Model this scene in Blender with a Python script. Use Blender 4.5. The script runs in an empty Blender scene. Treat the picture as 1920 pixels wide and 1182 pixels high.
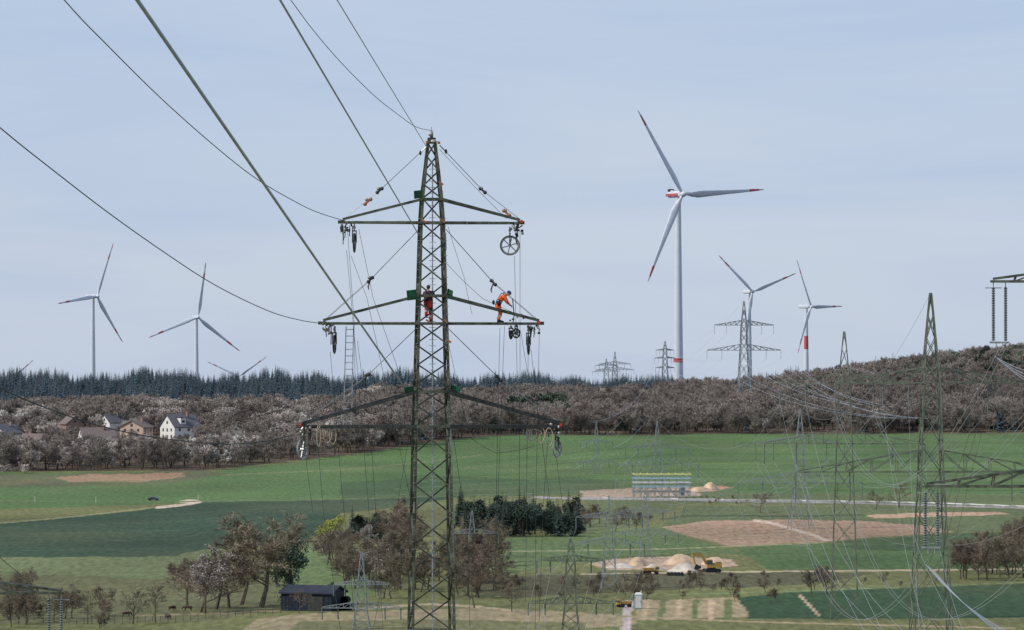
import bpy, math, random
import numpy as np
from mathutils import Vector, Matrix, Euler
random.seed(7); np.random.seed(7)
sc=bpy.context.scene
F=8000.0; EYE=37.0; HY=690.0
sc.view_settings.view_transform='Standard'; sc.view_settings.look='None'; sc.view_settings.exposure=0
cam=bpy.data.cameras.new("camera"); camo=bpy.data.objects.new("camera",cam); sc.collection.objects.link(camo)
camo.location=(0,0,EYE); camo.rotation_euler=(math.radians(90)+99/F,0,0)
cam.lens=150; cam.sensor_width=36; cam.clip_start=1; cam.clip_end=30000
cam.dof.use_dof=True; cam.dof.focus_distance=215; cam.dof.aperture_fstop=7
sc.camera=camo

# ---------------- terrain
def sstep(t):
    t=np.clip(t,0,1); return t*t*(3-2*t)
def Hn(x,y):
    x=np.asarray(x,float); y=np.asarray(y,float)
    h=35*np.exp(-np.maximum(y,-200)/160.0)
    h=np.where(y<0,35.0+0*y,h)
    h=h+17*sstep((y-1700)/1300)
    h=h-42*sstep((y-3350)/1300)
    h=h+27*np.exp(-((x-330)**2)/(2*110**2)-((y-2520)**2)/(2*200**2))
    h=h+9*np.exp(-((x+150)**2)/(2*120**2)-((y-1960)**2)/(2*170**2))
    h=h+0.35*np.sin(x/37+1)*np.sin(y/90)*(y>500)
    return h
def H(x,y): return float(Hn(x,y))
def W(px,py,d): return Vector(((px-960)/F*d, d, EYE+(HY-py)/F*d))
def G(px,py):
    d=400.0; st=4.0
    while d<6000:
        z=EYE+(HY-py)/F*d
        if z<=H((px-960)/F*d,d): break
        d+=st
    x=(px-960)/F*d
    return Vector((x,d,H(x,d)))

# ---------------- materials
def mat(name,col,rough=0.7,metal=0.0,var=0.15,scale=3.0,rnd=0.0,bump=0.0,col2=None,spec=0.3):
    m=bpy.data.materials.new(name); m.use_nodes=True; nt=m.node_tree; b=nt.nodes['Principled BSDF']
    b.inputs['Roughness'].default_value=rough; b.inputs['Metallic'].default_value=metal
    b.inputs['Specular IOR Level'].default_value=spec
    tc=nt.nodes.new('ShaderNodeTexCoord'); no=nt.nodes.new('ShaderNodeTexNoise'); no.inputs['Scale'].default_value=scale; no.inputs['Detail'].default_value=5
    nt.links.new(tc.outputs['Object'],no.inputs['Vector'])
    mx=nt.nodes.new('ShaderNodeMix'); mx.data_type='RGBA'
    c2=col2 or tuple(min(1,c*(1+2*var)) for c in col)
    c1=tuple(c*(1-var*1.5) for c in col)
    mx.inputs[6].default_value=(*c1,1); mx.inputs[7].default_value=(*c2,1)
    mr=nt.nodes.new('ShaderNodeMapRange'); mr.inputs[1].default_value=0.3; mr.inputs[2].default_value=0.7
    nt.links.new(no.outputs['Fac'],mr.inputs[0]); nt.links.new(mr.outputs[0],mx.inputs[0])
    out=mx.outputs[2]
    if rnd>0:
        oi=nt.nodes.new('ShaderNodeObjectInfo'); hs=nt.nodes.new('ShaderNodeHueSaturation')
        m1=nt.nodes.new('ShaderNodeMapRange'); m1.inputs[3].default_value=1-rnd; m1.inputs[4].default_value=1+rnd
        nt.links.new(oi.outputs['Random'],m1.inputs[0]); nt.links.new(m1.outputs[0],hs.inputs['Value'])
        m2=nt.nodes.new('ShaderNodeMath'); m2.operation='MULTIPLY'; m2.inputs[1].default_value=17.3
        m3=nt.nodes.new('ShaderNodeMath'); m3.operation='FRACT'
        m4=nt.nodes.new('ShaderNodeMapRange'); m4.inputs[3].default_value=0.49; m4.inputs[4].default_value=0.53
        nt.links.new(oi.outputs['Random'],m2.inputs[0]); nt.links.new(m2.outputs[0],m3.inputs[0]); nt.links.new(m3.outputs[0],m4.inputs[0]); nt.links.new(m4.outputs[0],hs.inputs['Hue'])
        nt.links.new(out,hs.inputs['Color']); out=hs.outputs[0]
    nt.links.new(out,b.inputs['Base Color'])
    if bump>0:
        bp=nt.nodes.new('ShaderNodeBump'); bp.inputs['Distance'].default_value=bump; bp.inputs['Strength'].default_value=0.8
        nt.links.new(no.outputs['Fac'],bp.inputs['Height']); nt.links.new(bp.outputs[0],b.inputs['Normal'])
    return m
def s2l(r,g,b):
    f=lambda c:((c/255+0.055)/1.055)**2.4 if c>10 else c/255/12.92
    return (f(r),f(g),f(b))
M={}
M['steel']=mat('pylon_green_paint',(0.085,0.09,0.065),0.4,0.2,0.45,2.5)
M['steeldk']=mat('dark_steel',(0.05,0.052,0.05),0.5,0.4,0.3,5)
M['galv']=mat('galvanised_steel',(0.36,0.37,0.38),0.45,0.5,0.2,4)
M['chain']=mat('chain_steel',(0.32,0.31,0.30),0.4,0.6,0.2,8)
M['gplate']=mat('green_plate',(0.012,0.085,0.042),0.45,0,0.25,3)
M['hazegrey']=mat('hazed_lattice_steel',(0.23,0.26,0.27),0.6,0.1,0.1,1)  # lattice grey paled by distance haze, put into the base colour
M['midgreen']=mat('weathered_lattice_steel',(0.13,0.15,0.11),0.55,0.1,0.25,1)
M['wire']=mat('conductor_dark',(0.05,0.055,0.06),0.5,0.3,0.1,2)
M['wirelt']=mat('conductor_aluminium',(0.36,0.38,0.40),0.4,0.5,0.1,2)
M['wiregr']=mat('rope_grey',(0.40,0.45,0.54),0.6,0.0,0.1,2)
M['white']=mat('turbine_white',(0.58,0.62,0.68),0.4,0,0.02,0.2)
M['red']=mat('turbine_red',(0.45,0.09,0.09),0.45,0,0.05,0.5)
M['orange']=mat('hivis_orange',(0.85,0.13,0.02),0.75,0,0.15,9)
M['navy']=mat('navy_fabric',(0.015,0.02,0.04),0.8,0,0.3,9)
M['redcloth']=mat('red_fabric',(0.55,0.05,0.03),0.8,0,0.2,9)
M['silver']=mat('reflective_tape',(0.6,0.62,0.6),0.35,0.2,0.05,9)
M['skin']=mat('skin',(0.5,0.28,0.19),0.55,0,0.08,9)
M['blue']=mat('helmet_blue',(0.01,0.03,0.16),0.3,0,0.05,3)
M['black']=mat('rubber_black',(0.02,0.02,0.022),0.6,0,0.2,6)
M['rope']=mat('rope_tan',(0.42,0.33,0.24),0.8,0,0.2,15)
M['tackle']=mat('tackle_orange',(0.32,0.13,0.07),0.5,0.1,0.2,8)
M['insul']=mat('insulator_glass',(0.12,0.14,0.14),0.2,0,0.1,3,spec=0.6)
M['bark']=mat('bark',(0.095,0.077,0.06),0.9,0,0.3,3,rnd=0.2)
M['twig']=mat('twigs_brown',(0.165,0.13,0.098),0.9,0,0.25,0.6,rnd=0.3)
M['twigfar']=mat('twigs_hazy',(0.225,0.19,0.168),0.9,0,0.25,0.3,rnd=0.35)  # haze of the far woods mixed into the twig colour
M['blossom']=mat('blossom_buds',(0.44,0.385,0.35),0.9,0,0.2,0.5,rnd=0.2)
M['blossomw']=mat('blossom_white',(0.66,0.63,0.58),0.9,0,0.2,0.5,rnd=0.15)
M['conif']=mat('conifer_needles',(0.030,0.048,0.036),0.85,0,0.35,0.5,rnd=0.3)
M['coniffar']=mat('conifer_needles_hazy',(0.048,0.076,0.092),0.9,0,0.3,0.3,rnd=0.35)  # bluish aerial haze painted into the needle colour
M['pine']=mat('pine_needles',(0.052,0.074,0.048),0.85,0,0.35,0.7,rnd=0.25)
M['willow']=mat('willow_leaves',(0.27,0.29,0.06),0.85,0,0.25,1.0)
M['plaster_w']=mat('plaster_white',(0.68,0.67,0.63),0.8,0,0.05,1)
M['plaster_t']=mat('plaster_tan',(0.50,0.36,0.27),0.8,0,0.06,1)
M['brick']=mat('brick_brown',(0.26,0.18,0.14),0.85,0,0.15,2)
M['roofdk']=mat('roof_slate',(0.10,0.10,0.115),0.7,0,0.2,2)
M['roofbr']=mat('roof_tiles_brown',(0.15,0.12,0.11),0.8,0,0.2,2)
M['glass']=mat('window_glass',(0.05,0.06,0.08),0.15,0,0.1,1,spec=0.7)
M['shed']=mat('shed_cladding',(0.022,0.03,0.042),0.6,0.0,0.15,2,spec=.1)
M['shedroof']=mat('shed_roof',(0.035,0.042,0.058),0.8,0.0,0.1,1,spec=.1)
M['bale']=mat('bale_wrap',(0.02,0.024,0.032),0.5,0,0.3,1.5)
M['yellow']=mat('machine_yellow',(0.45,0.27,0.06),0.5,0,0.12,1.5)
M['yellowb']=mat('scaffold_yellow',(0.55,0.54,0.22),0.6,0,0.1,1)
M['bluel']=mat('scaffold_blue',(0.34,0.47,0.52),0.6,0,0.1,1)
M['sand']=mat('sand_heap',(0.46,0.34,0.23),0.95,0,0.18,0.5,bump=0.3)
M['gravel']=mat('gravel_heap',(0.46,0.41,0.35),0.95,0,0.15,0.8,bump=0.2)
M['cow']=mat('cow_coat',(0.07,0.045,0.03),0.8,0,0.3,1.5)
M['carp']=mat('car_paint',(0.06,0.07,0.09),0.25,0.4,0.05,1,spec=0.6)
M['toilet']=mat('cabin_blue',(0.25,0.45,0.62),0.5,0,0.05,1)
M['post']=mat('post_white',(0.6,0.6,0.58),0.6,0,0.05,1)

# ---------------- mesh builder
class MB:
    def __init__(s): s.v=[]; s.f=[]; s.m=[]; s.mats=[]
    def mi(s,m):
        if m not in s.mats: s.mats.append(m)
        return s.mats.index(m)
    def add(s,vs,fs,m):
        o=len(s.v); s.v.extend([tuple(v) for v in vs]); i=s.mi(m)
        for f in fs: s.f.append(tuple(o+k for k in f)); s.m.append(i)
    def beam(s,p,q,w,m,h=None):
        p=Vector(p);q=Vector(q);d=q-p
        if d.length<1e-6:return
        d.normalize(); a=Vector((0,0,1)) if abs(d.z)<0.95 else Vector((0,1,0))
        u=d.cross(a).normalized(); v=d.cross(u); h=h or w
        u=u*w/2; v=v*h/2
        vs=[p-u-v,p+u-v,p+u+v,p-u+v,q-u-v,q+u-v,q+u+v,q-u+v]
        s.add(vs,[(0,1,5,4),(1,2,6,5),(2,3,7,6),(3,0,4,7),(3,2,1,0),(4,5,6,7)],m)
    def angle(s,p,q,w,m):   # L-section steel angle
        p=Vector(p);q=Vector(q);d=(q-p)
        if d.length<1e-6:return
        d.normalize(); a=Vector((0,0,1)) if abs(d.z)<0.95 else Vector((0,1,0))
        u=d.cross(a).normalized(); v=d.cross(u); t=w*0.16
        pts=[(0,0),(w,0),(w,t),(t,t),(t,w),(0,w)]
        vs=[p+u*(x-w/2)+v*(y-w/2) for x,y in pts]+[q+u*(x-w/2)+v*(y-w/2) for x,y in pts]
        fs=[(i,(i+1)%6,(i+1)%6+6,i+6) for i in range(6)]+[(5,4,3,2,1,0),(6,7,8,9,10,11)]
        s.add(vs,fs,m)
    def tube(s,pts,r,m,n=5,cap=True):
        pts=[Vector(p) for p in pts]; rs=r if isinstance(r,(list,tuple)) else [r]*len(pts)
        vs=[];fs=[]; pu=None
        for i,p in enumerate(pts):
            d=(pts[min(i+1,len(pts)-1)]-pts[max(i-1,0)])
            if d.length<1e-9: d=Vector((0,0,1))
            d.normalize()
            if pu is None:
                a=Vector((0,0,1)) if abs(d.z)<0.9 else Vector((0,1,0)); u=d.cross(a).normalized()
            else:
                u=(pu-d*pu.dot(d)); u=u.normalized() if u.length>1e-6 else d.orthogonal().normalized()
            pu=u; w=d.cross(u)
            for k in range(n):
                t=2*math.pi*k/n; vs.append(p+u*math.cos(t)*rs[i]+w*math.sin(t)*rs[i])
        for i in range(len(pts)-1):
            for k in range(n):
                a=i*n+k;b=i*n+(k+1)%n; fs.append((a,b,b+n,a+n))
        if cap: fs.append(tuple(range(n-1,-1,-1))); fs.append(tuple((len(pts)-1)*n+k for k in range(n)))
        s.add(vs,fs,m)
    def box(s,c,sz,m,R=None,taper=1.0):
        c=Vector(c); x,y,z=[k/2 for k in sz]; R=R or Matrix.Identity(3)
        vs=[c+R@Vector(p) for p in [(-x,-y,-z),(x,-y,-z),(x,y,-z),(-x,y,-z),(-x*taper,-y*taper,z),(x*taper,-y*taper,z),(x*taper,y*taper,z),(-x*taper,y*taper,z)]]
        s.add(vs,[(3,2,1,0),(4,5,6,7),(0,1,5,4),(1,2,6,5),(2,3,7,6),(3,0,4,7)],m)
    def ell(s,c,r,m,R=None,nu=12,nv=8,v0=0.0,v1=1.0,fn=None):
        c=Vector(c);R=R or Matrix.Identity(3);vs=[];fs=[]
        for j in range(nv+1):
            ph=math.pi*(v0+(v1-v0)*j/nv)
            for i in range(nu):
                t=2*math.pi*i/nu; p=Vector((math.sin(ph)*math.cos(t)*r[0],math.sin(ph)*math.sin(t)*r[1],math.cos(ph)*r[2]))
                if fn:p=fn(p)
                vs.append(c+R@p)
        for j in range(nv):
            for i in range(nu):
                a=j*nu+i;b=j*nu+(i+1)%nu; fs.append((a,a+nu,b+nu,b))
        s.add(vs,fs,m)
    def obj(s,name,parent=None,smooth=False,link=True,loc=None):
        me=bpy.data.meshes.new(name)
        if loc is not None:
            L=Vector(loc); vv=[(v[0]-L[0],v[1]-L[1],v[2]-L[2]) for v in s.v]
        else: vv=s.v
        me.from_pydata(vv,[],s.f)
        for m in s.mats: me.materials.append(m)
        me.polygons.foreach_set('material_index',s.m)
        if smooth: me.polygons.foreach_set('use_smooth',[True]*len(s.f))
        me.update()
        o=bpy.data.objects.new(name,me)
        if link: sc.collection.objects.link(o)
        if loc is not None: o.location=loc
        if parent: o.parent=parent
        return o
def empty(name):
    e=bpy.data.objects.new(name,None); e.empty_display_size=1; sc.collection.objects.link(e); return e

# ---------------- ground
rows=list(np.arange(-300,400,20))+list(296000.0/(np.arange(1440,826,-1.2)-HY))
rows=[r for r in rows if r<2150]+list(np.arange(2170,3600,25))+list(np.arange(3700,16000,300))
rows=np.array(sorted(set(rows)))
cols=np.array([-60000,-30000,-15000,-8000,-4000,-2000,-1200]+list(np.arange(-700,2700,5.0))+[3200,4000,6000,10000,20000,40000,60000])
RY,CX=np.meshgrid(rows,cols,indexing='ij')
GX=(CX-960)/F*np.maximum(RY,500)
GZ=Hn(GX,RY)
nr,nc=RY.shape
V=np.stack([GX,RY,GZ],-1).reshape(-1,3)
YS=np.maximum(RY,60)
U=(GX/YS*F+960); VV=HY+296000.0/YS
wob=2.0*np.sin(U/17+VV/5)+1.5*np.sin(U/41-VV/9); wv=0.5*np.sin(U/23)+0.4*np.sin(U/9+1)
def inpoly(poly,U,V):
    c=np.zeros(U.shape,bool);n=len(poly)
    for i in range(n):
        x1,y1=poly[i];x2,y2=poly[(i+1)%n]
        if y1==y2: continue
        k=((y1>V)!=(y2>V))&(U<(x2-x1)*(V-y1)/(y2-y1)+x1); c^=k
    return c
C=np.zeros((nr,nc,3)); C[:]=s2l(108,118,70)
def blend(mask,rgb): C[mask]=s2l(*rgb)
def P(poly,rgb,wb=1.0): blend(inpoly(poly,U+wob*wb,VV+wv*wb),rgb)
def Lw(pts,hw,rgb):
    for (x1,y1),(x2,y2) in zip(pts[:-1],pts[1:]):
        dx,dy=x2-x1,(y2-y1)*1.0; L=dx*dx+dy*dy
        t=np.clip(((U-x1)*dx+(VV-y1)*dy)/L,0,1)
        dist=np.hypot((U-(x1+t*dx))*0.45,(VV-(y1+t*dy)))
        blend(dist<hw,rgb)
edge_b=np.array([-3000,0,380,560,700,850,1000,1300,2200,5000.]); edge_d=np.array([1500,1518,1512,1640,1740,1873,2000,2075,2085,2085.])
def edge(u): return np.interp(u,edge_b,edge_d)
P([(-900,887),(400,887),(560,872),(850,848),(1000,838),(1300,832),(2900,830),(2900,930),(1300,925),(1100,928),(850,935),(640,938),(370,942),(-900,990)],(84,118,66))
P([(1030,885),(1160,905),(1160,925),(1100,928),(850,935),(640,938),(640,905),(850,893)],(74,102,64))
P([(850,893),(1300,868),(2900,862),(2900,880),(1300,885),(1000,900)],(90,123,68))
for k in range(14):
    y0=842+k*6.5; Lw([(880-k*20,y0+30),(1300,y0),(2500,y0-4)],0.5,(96,124,80) if k%2 else (72,100,58))
Lw([(-200,910),(330,896),(640,884),(900,862)],0.8,(112,128,84))
P([(-900,905),(100,890),(380,885),(430,890),(330,905),(0,915),(-900,930)],(94,106,72))
P([(100,896),(160,891),(340,889),(345,896),(270,903),(130,904)],(150,128,98))
P([(0,905),(60,900),(100,905),(0,912)],(110,112,76))
P([(-900,1008),(0,985),(150,972),(280,955),(370,941),(640,937),(860,932),(760,950),(640,962),(600,1000),(560,1020),(380,1032),(330,1045),(-900,1050)],(54,80,58))
for k in range(5):
    Lw([(-300,1040-k*13),(330,1030-k*16),(600,960-k*3)],0.5,(66,92,68))
Lw([(-300,992),(0,984),(150,970),(280,953),(300,951)],1.3,(132,140,98))
Lw([(296,952),(330,948),(358,944),(372,940),(362,938),(340,939)],2.6,(196,186,160))
Lw([(-200,938),(250,940),(640,936),(860,930),(1000,928)],0.8,(100,122,80))
P([(-900,1050),(330,1045),(380,1032),(420,1036),(380,1060),(300,1088),(100,1080),(-900,1082)],(104,122,78))
P([(-900,1082),(100,1078),(300,1086),(600,1080),(640,1120),(500,1150),(400,1175),(-900,1190)],(98,106,68))
P([(580,1020),(640,1060),(740,1100),(660,1140),(560,1130),(520,1090)],(98,124,74))
P([(900,1010),(1100,998),(1240,985),(1330,1020),(1400,1040),(1250,1040),(1100,1055),(960,1080),(900,1070)],(92,118,70))
P([(1100,940),(1300,940),(1240,965),(1200,985),(1090,1000),(1080,965)],(98,114,74))
P([(1100,928),(1300,925),(2900,925),(2900,960),(1300,945),(1090,940)],(98,116,74))
P([(1290,948),(2900,960),(2900,990),(1780,1000),(1480,975),(1240,985)],(94,112,72))
P([(1240,986),(1330,975),(1480,974),(1620,978),(1740,988),(1790,1000),(1640,1008),(1540,1016),(1370,1024),(1300,1006)],(166,144,116),0.7)
for k in range(7): Lw([(1262+k*14,988+k*5),(1500+k*30,978+k*5.5)],0.4,(150,128,102))
Lw([(1415,975),(1450,981),(1480,990),(1520,1002),(1550,1014)],2.3,(204,190,164))
P([(1620,968),(1700,963),(1870,961),(1895,966),(1740,971),(1640,973)],(176,154,122))
P([(1560,1016),(1790,1002),(2900,990),(2900,1020),(1700,1032)],(64,100,58))
P([(1380,1028),(1560,1018),(1700,1026),(2900,1040),(2900,1066),(1440,1074)],(80,112,64))
P([(1560,1024),(2900,1012),(2900,1036),(1620,1034)],(60,92,56))
Lw([(1090,1084),(1400,1078),(1920,1069),(2600,1063)],1.6,(176,170,134))
Lw([(930,1036),(1250,1030),(1540,1018)],1.0,(146,152,108))
Lw([(1240,972),(1300,966),(1500,968),(1620,966)],1.2,(66,84,52))
Lw([(960,1058),(1100,1050),(1300,1041)],1.2,(72,88,56))
P([(1105,1060),(1150,1052),(1260,1046),(1370,1052),(1380,1066),(1300,1076),(1140,1074)],(180,164,136))
P([(900,1085),(1100,1084),(1480,1078),(1640,1080),(1500,1105),(1250,1115),(980,1130),(880,1120)],(88,92,64))
P([(640,1062),(730,1066),(760,1072),(700,1076),(650,1072)],(188,172,146))
P([(1380,1130),(1500,1118),(1920,1098),(2900,1080),(2900,1150),(1920,1168),(1560,1172),(1400,1172)],(54,84,54))
Lw([(1250,1125),(1500,1117),(1920,1095)],1.0,(110,134,86))
P([(1200,1136),(1385,1130),(1405,1168),(1190,1176)],(152,146,108))
for k in range(6): Lw([(1205+k*32,1172),(1215+k*30,1136)],2.6,(102,120,72) if k%2 else (182,168,130))
Lw([(1500,1126),(1535,1165)],1.8,(180,168,132))
P([(480,1170),(560,1160),(900,1150),(1190,1165),(1190,1185),(900,1200),(450,1200)],(148,142,106))
P([(560,1176),(800,1172),(1100,1180),(1100,1230),(500,1230)],(108,114,74))
Lw([(660,1152),(800,1142),(900,1148),(960,1156)],2.0,(176,164,130))
Lw([(250,1162),(420,1158),(560,1150),(660,1148)],1.5,(138,132,94))
Lw([(1172,1300),(1174,1180),(1178,1140)],4.0,(184,180,172))
Lw([(1130,1166),(1400,1178),(1900,1190)],1.6,(156,148,110))
P([(1085,922),(1180,918),(1300,915),(1310,932),(1200,935),(1090,934)],(174,160,134))
P([(1290,915),(1350,912),(1372,916),(1330,924),(1290,924)],(180,146,116))
Lw([(1000,934),(1090,937),(1300,939),(1600,943),(1920,953),(2600,975)],1.5,(156,156,154))
fl=(RY>edge(U))&(RY>1000); C[fl]=s2l(96,88,74)
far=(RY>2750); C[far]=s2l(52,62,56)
P([(1090,762),(1300,762),(1300,770),(1080,770)],(110,120,80))
C*=np.array([.98,.84,.88])
lum=C.mean(axis=2,keepdims=True); C=C*0.90+lum*0.10
C*= (0.93+0.14*np.random.rand(nr,nc,1)**1.0)
me=bpy.data.meshes.new('ground')
idx=np.arange(nr*nc).reshape(nr,nc)
fc=np.stack([idx[:-1,:-1],idx[:-1,1:],idx[1:,1:],idx[1:,:-1]],-1).reshape(-1,4)
me.vertices.add(len(V)); me.vertices.foreach_set('co',V.astype(np.float32).ravel())
me.loops.add(fc.size); me.loops.foreach_set('vertex_index',fc.ravel().astype(np.int32))
me.polygons.add(len(fc)); me.polygons.foreach_set('loop_start',np.arange(0,fc.size,4,dtype=np.int32)); me.polygons.foreach_set('loop_total',np.full(len(fc),4,dtype=np.int32))
me.polygons.foreach_set('use_smooth',np.ones(len(fc),bool))
me.update(); me.validate()
ca=me.color_attributes.new('soil',"FLOAT_COLOR",'POINT')
ca.data.foreach_set('color',np.concatenate([C.reshape(-1,3),np.ones((nr*nc,1))],1).astype(np.float32).ravel())
gm=bpy.data.materials.new('fields'); gm.use_nodes=True; nt=gm.node_tree; b=nt.nodes['Principled BSDF']; b.inputs['Roughness'].default_value=0.95; b.inputs['Specular IOR Level'].default_value=0.1
at=nt.nodes.new('ShaderNodeAttribute'); at.attribute_name='soil'
ge=nt.nodes.new('ShaderNodeNewGeometry')
def noise(sx,sy,det,lo,hi,a,bb):
    mp=nt.nodes.new('ShaderNodeMapping'); mp.inputs['Scale'].default_value=(sx,sy,0); nt.links.new(ge.outputs['Position'],mp.inputs[0])
    n=nt.nodes.new('ShaderNodeTexNoise'); n.inputs['Scale'].default_value=1; n.inputs['Detail'].default_value=det; nt.links.new(mp.outputs[0],n.inputs['Vector'])
    r=nt.nodes.new('ShaderNodeMapRange'); r.inputs[1].default_value=lo; r.inputs[2].default_value=hi; r.inputs[3].default_value=a; r.inputs[4].default_value=bb
    nt.links.new(n.outputs['Fac'],r.inputs[0]); return r.outputs[0]
n1=noise(0.02,0.008,4,0.3,0.7,0.78,1.20); n2=noise(0.9,0.12,6,0.3,0.7,0.70,1.28)
mm=nt.nodes.new('ShaderNodeMath'); mm.operation='MULTIPLY'; nt.links.new(n1,mm.inputs[0]); nt.links.new(n2,mm.inputs[1])
n3=noise(0.012,0.006,3,0.45,0.7,0.0,0.35)
dm=nt.nodes.new('ShaderNodeMix'); dm.data_type='RGBA'; dm.inputs[7].default_value=(.14,.145,.075,1)
nt.links.new(n3,dm.inputs[0]); nt.links.new(at.outputs['Color'],dm.inputs[6])
vm=nt.nodes.new('ShaderNodeVectorMath'); vm.operation='SCALE'; nt.links.new(dm.outputs[2],vm.inputs[0]); nt.links.new(mm.outputs[0],vm.inputs['Scale'])
nt.links.new(vm.outputs[0],b.inputs['Base Color'])
me.materials.append(gm)
go=bpy.data.objects.new('ground',me); sc.collection.objects.link(go)

# ---------------- tree prototypes
def bare(seed,Ht,near,mt,mb_=None,nl=None,flower=None,spread=1.0,tw=None):
    rg=random.Random(seed); mb=mb_ or MB(); bark=M['bark']
    nl=nl or (4 if near else 3); tw=tw or (0.03 if near else 0.085)
    def br(p,d,L,r,lv):
        seg=3 if lv<2 else 2
        pts=[p]; rs=[r]; q=p; dd=d
        for i in range(seg):
            dd=(dd+Vector((rg.gauss(0,.13),rg.gauss(0,.13),rg.gauss(0.05,.1)))).normalized()
            q=q+dd*L/seg; pts.append(q); rs.append(max(r*(1-0.75*(i+1)/seg),0.012))
        mb.tube(pts,rs,bark if lv<2 else mt,3 if lv>0 else 5,cap=False)
        if lv>=nl:
            for i in range(7 if near else 9):
                t=rg.random(); k=min(int(t*seg),seg-1); a=pts[k].lerp(pts[k+1],t*seg-k)
                e=(dd*0.6+Vector((rg.gauss(0,.7),rg.gauss(0,.7),rg.gauss(.25,.5)))).normalized()
                l=Ht*(0.055 if near else 0.08)*rg.uniform(.6,1.3); w=tw*rg.uniform(.7,1.3)
                u=e.orthogonal().normalized(); u.rotate(Matrix.Rotation(rg.random()*6,3,e))
                mb.add([a-u*w,a+u*w,a+e*l+u*0.3*w],[(0,1,2)],mt)
                if flower and rg.random()<0.9:
                    for j in range(2):
                        c=a+e*l*rg.uniform(.3,1); s_=rg.uniform(.12,.3)*(0.4 if near else 1.0)
                        r1=Vector((rg.gauss(0,1),rg.gauss(0,1),rg.gauss(0,1))).normalized(); r2=r1.orthogonal().normalized()
                        mb.add([c-r1*s_,c-r2*s_*.7,c+r1*s_,c+r2*s_*.7],[(0,1,2,3)],flower)
            return
        n={0:8,1:5,2:5,3:4}[lv]
        for i in range(n):
            t=(0.28+0.72*(i+rg.random())/n) if lv==0 else (0.2+0.8*(i+rg.random())/n)
            k=min(int(t*seg),seg-1); a=pts[k].lerp(pts[k+1],t*seg-k)
            az=rg.random()*6.283+i*2.4
            if lv==0: e=Vector((math.cos(az)*spread,math.sin(az)*spread,rg.uniform(.45,1.1)*(0.6+t*0.7))).normalized(); l=Ht*0.40*(1.15-0.5*t)*rg.uniform(.8,1.15)
            else:
                sd=d.orthogonal().normalized(); sd.rotate(Matrix.Rotation(az,3,d)); e=(d*0.8+sd*0.8+Vector((0,0,.15))).normalized(); l=L*rg.uniform(.42,.66)
            br(a,e,l,max(rs[k]*0.55,0.015),lv+1)
    br(Vector((0,0,-0.3)),Vector((0,0,1)),Ht*0.72,Ht*0.022,0)
    return mb
def conifer(seed,Ht,mt):
    rg=random.Random(seed); mb=MB(); mb.tube([(0,0,-.3),(0,0,Ht*.98)],[Ht*.015,.03],M['bark'],4,cap=False)
    n=22; R=Ht*rg.uniform(.15,.2)
    for i in range(n):
        t=i/(n-1); z=Ht*(0.1+0.88*t); r=R*(1-t)**0.85+0.15
        nb=9 if t<.8 else 6
        for k in range(nb):
            az=rg.random()*6.283; rr=r*rg.uniform(.6,1.15); c,s_=math.cos(az),math.sin(az); w=rr*rg.uniform(.22,.34)
            a=Vector((0,0,z)); tip=Vector((c*rr,s_*rr,z-rr*rg.uniform(.15,.5))); mid=Vector((c*rr*.6,s_*rr*.6,z-rr*.12)); sd=Vector((-s_,c,0))*w
            dn=Vector((0,0,-rr*.28))
            mb.add([a,mid+sd+dn,tip,mid-sd+dn,mid],[(0,1,4),(1,2,4),(2,3,4),(3,0,4)],mt)
    return mb
def leafy(seed,Ht,mt,shape=(.33,.33,.42),n=1500,sz=.3,zc=.58,lumps=9):
    rg=random.Random(seed); mb=MB(); mb.tube([(0,0,-.3),(.1,0,Ht*.4),(0,.1,Ht*.8)],[Ht*.03,Ht*.02,.04],M['bark'],5,cap=False)
    L=[]
    for i in range(lumps):
        a=rg.random()*6.28; q=rg.random()**.5
        L.append((Vector((math.cos(a)*q*shape[0]*Ht*.7,math.sin(a)*q*shape[1]*Ht*.7,Ht*zc+rg.uniform(-1,1)*shape[2]*Ht*.75)),Ht*rg.uniform(.1,.17)))
        mb.tube([(0,0,Ht*.35),L[-1][0]],[.1,.03],M['bark'],3,cap=False)
    for i in range(n):
        c,r=L[rg.randrange(lumps)]
        d=Vector((rg.gauss(0,1),rg.gauss(0,1),rg.gauss(0,.8))).normalized()*r*rg.uniform(.55,1.15)
        p=c+d; r1=Vector((rg.gauss(0,1),rg.gauss(0,1),rg.gauss(0,1))).normalized(); r2=r1.orthogonal().normalized(); s_=sz*rg.uniform(.5,1.2)
        mb.add([p-r1*s_,p-r2*s_*.6,p+r1*s_,p+r2*s_*.6],[(0,1,2,3)],mt)
    return mb
def coll(name,mbs):
    c=bpy.data.collections.new(name)
    for i,mb in enumerate(mbs):
        o=mb.obj('%s_%c'%(name,97+i),link=False); c.objects.link(o)
    return c
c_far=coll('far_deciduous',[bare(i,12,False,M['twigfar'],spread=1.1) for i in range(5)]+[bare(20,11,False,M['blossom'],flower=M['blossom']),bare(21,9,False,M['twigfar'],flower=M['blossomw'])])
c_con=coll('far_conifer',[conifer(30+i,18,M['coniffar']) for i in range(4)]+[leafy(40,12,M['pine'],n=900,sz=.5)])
c_near=coll('near_thicket',[bare(50+i,10,False,M['twig'],spread=1.2,tw=.05) for i in range(4)]+[bare(60,8,False,M['blossom'],flower=M['blossom']),leafy(61,9,M['conif'],n=1000,sz=.35)])
c_grove=coll('near_conifer',[conifer(70+i,14,M['conif']) for i in range(3)]+[leafy(75+i,11,M['conif'],n=1100,sz=.4) for i in range(2)])
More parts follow.
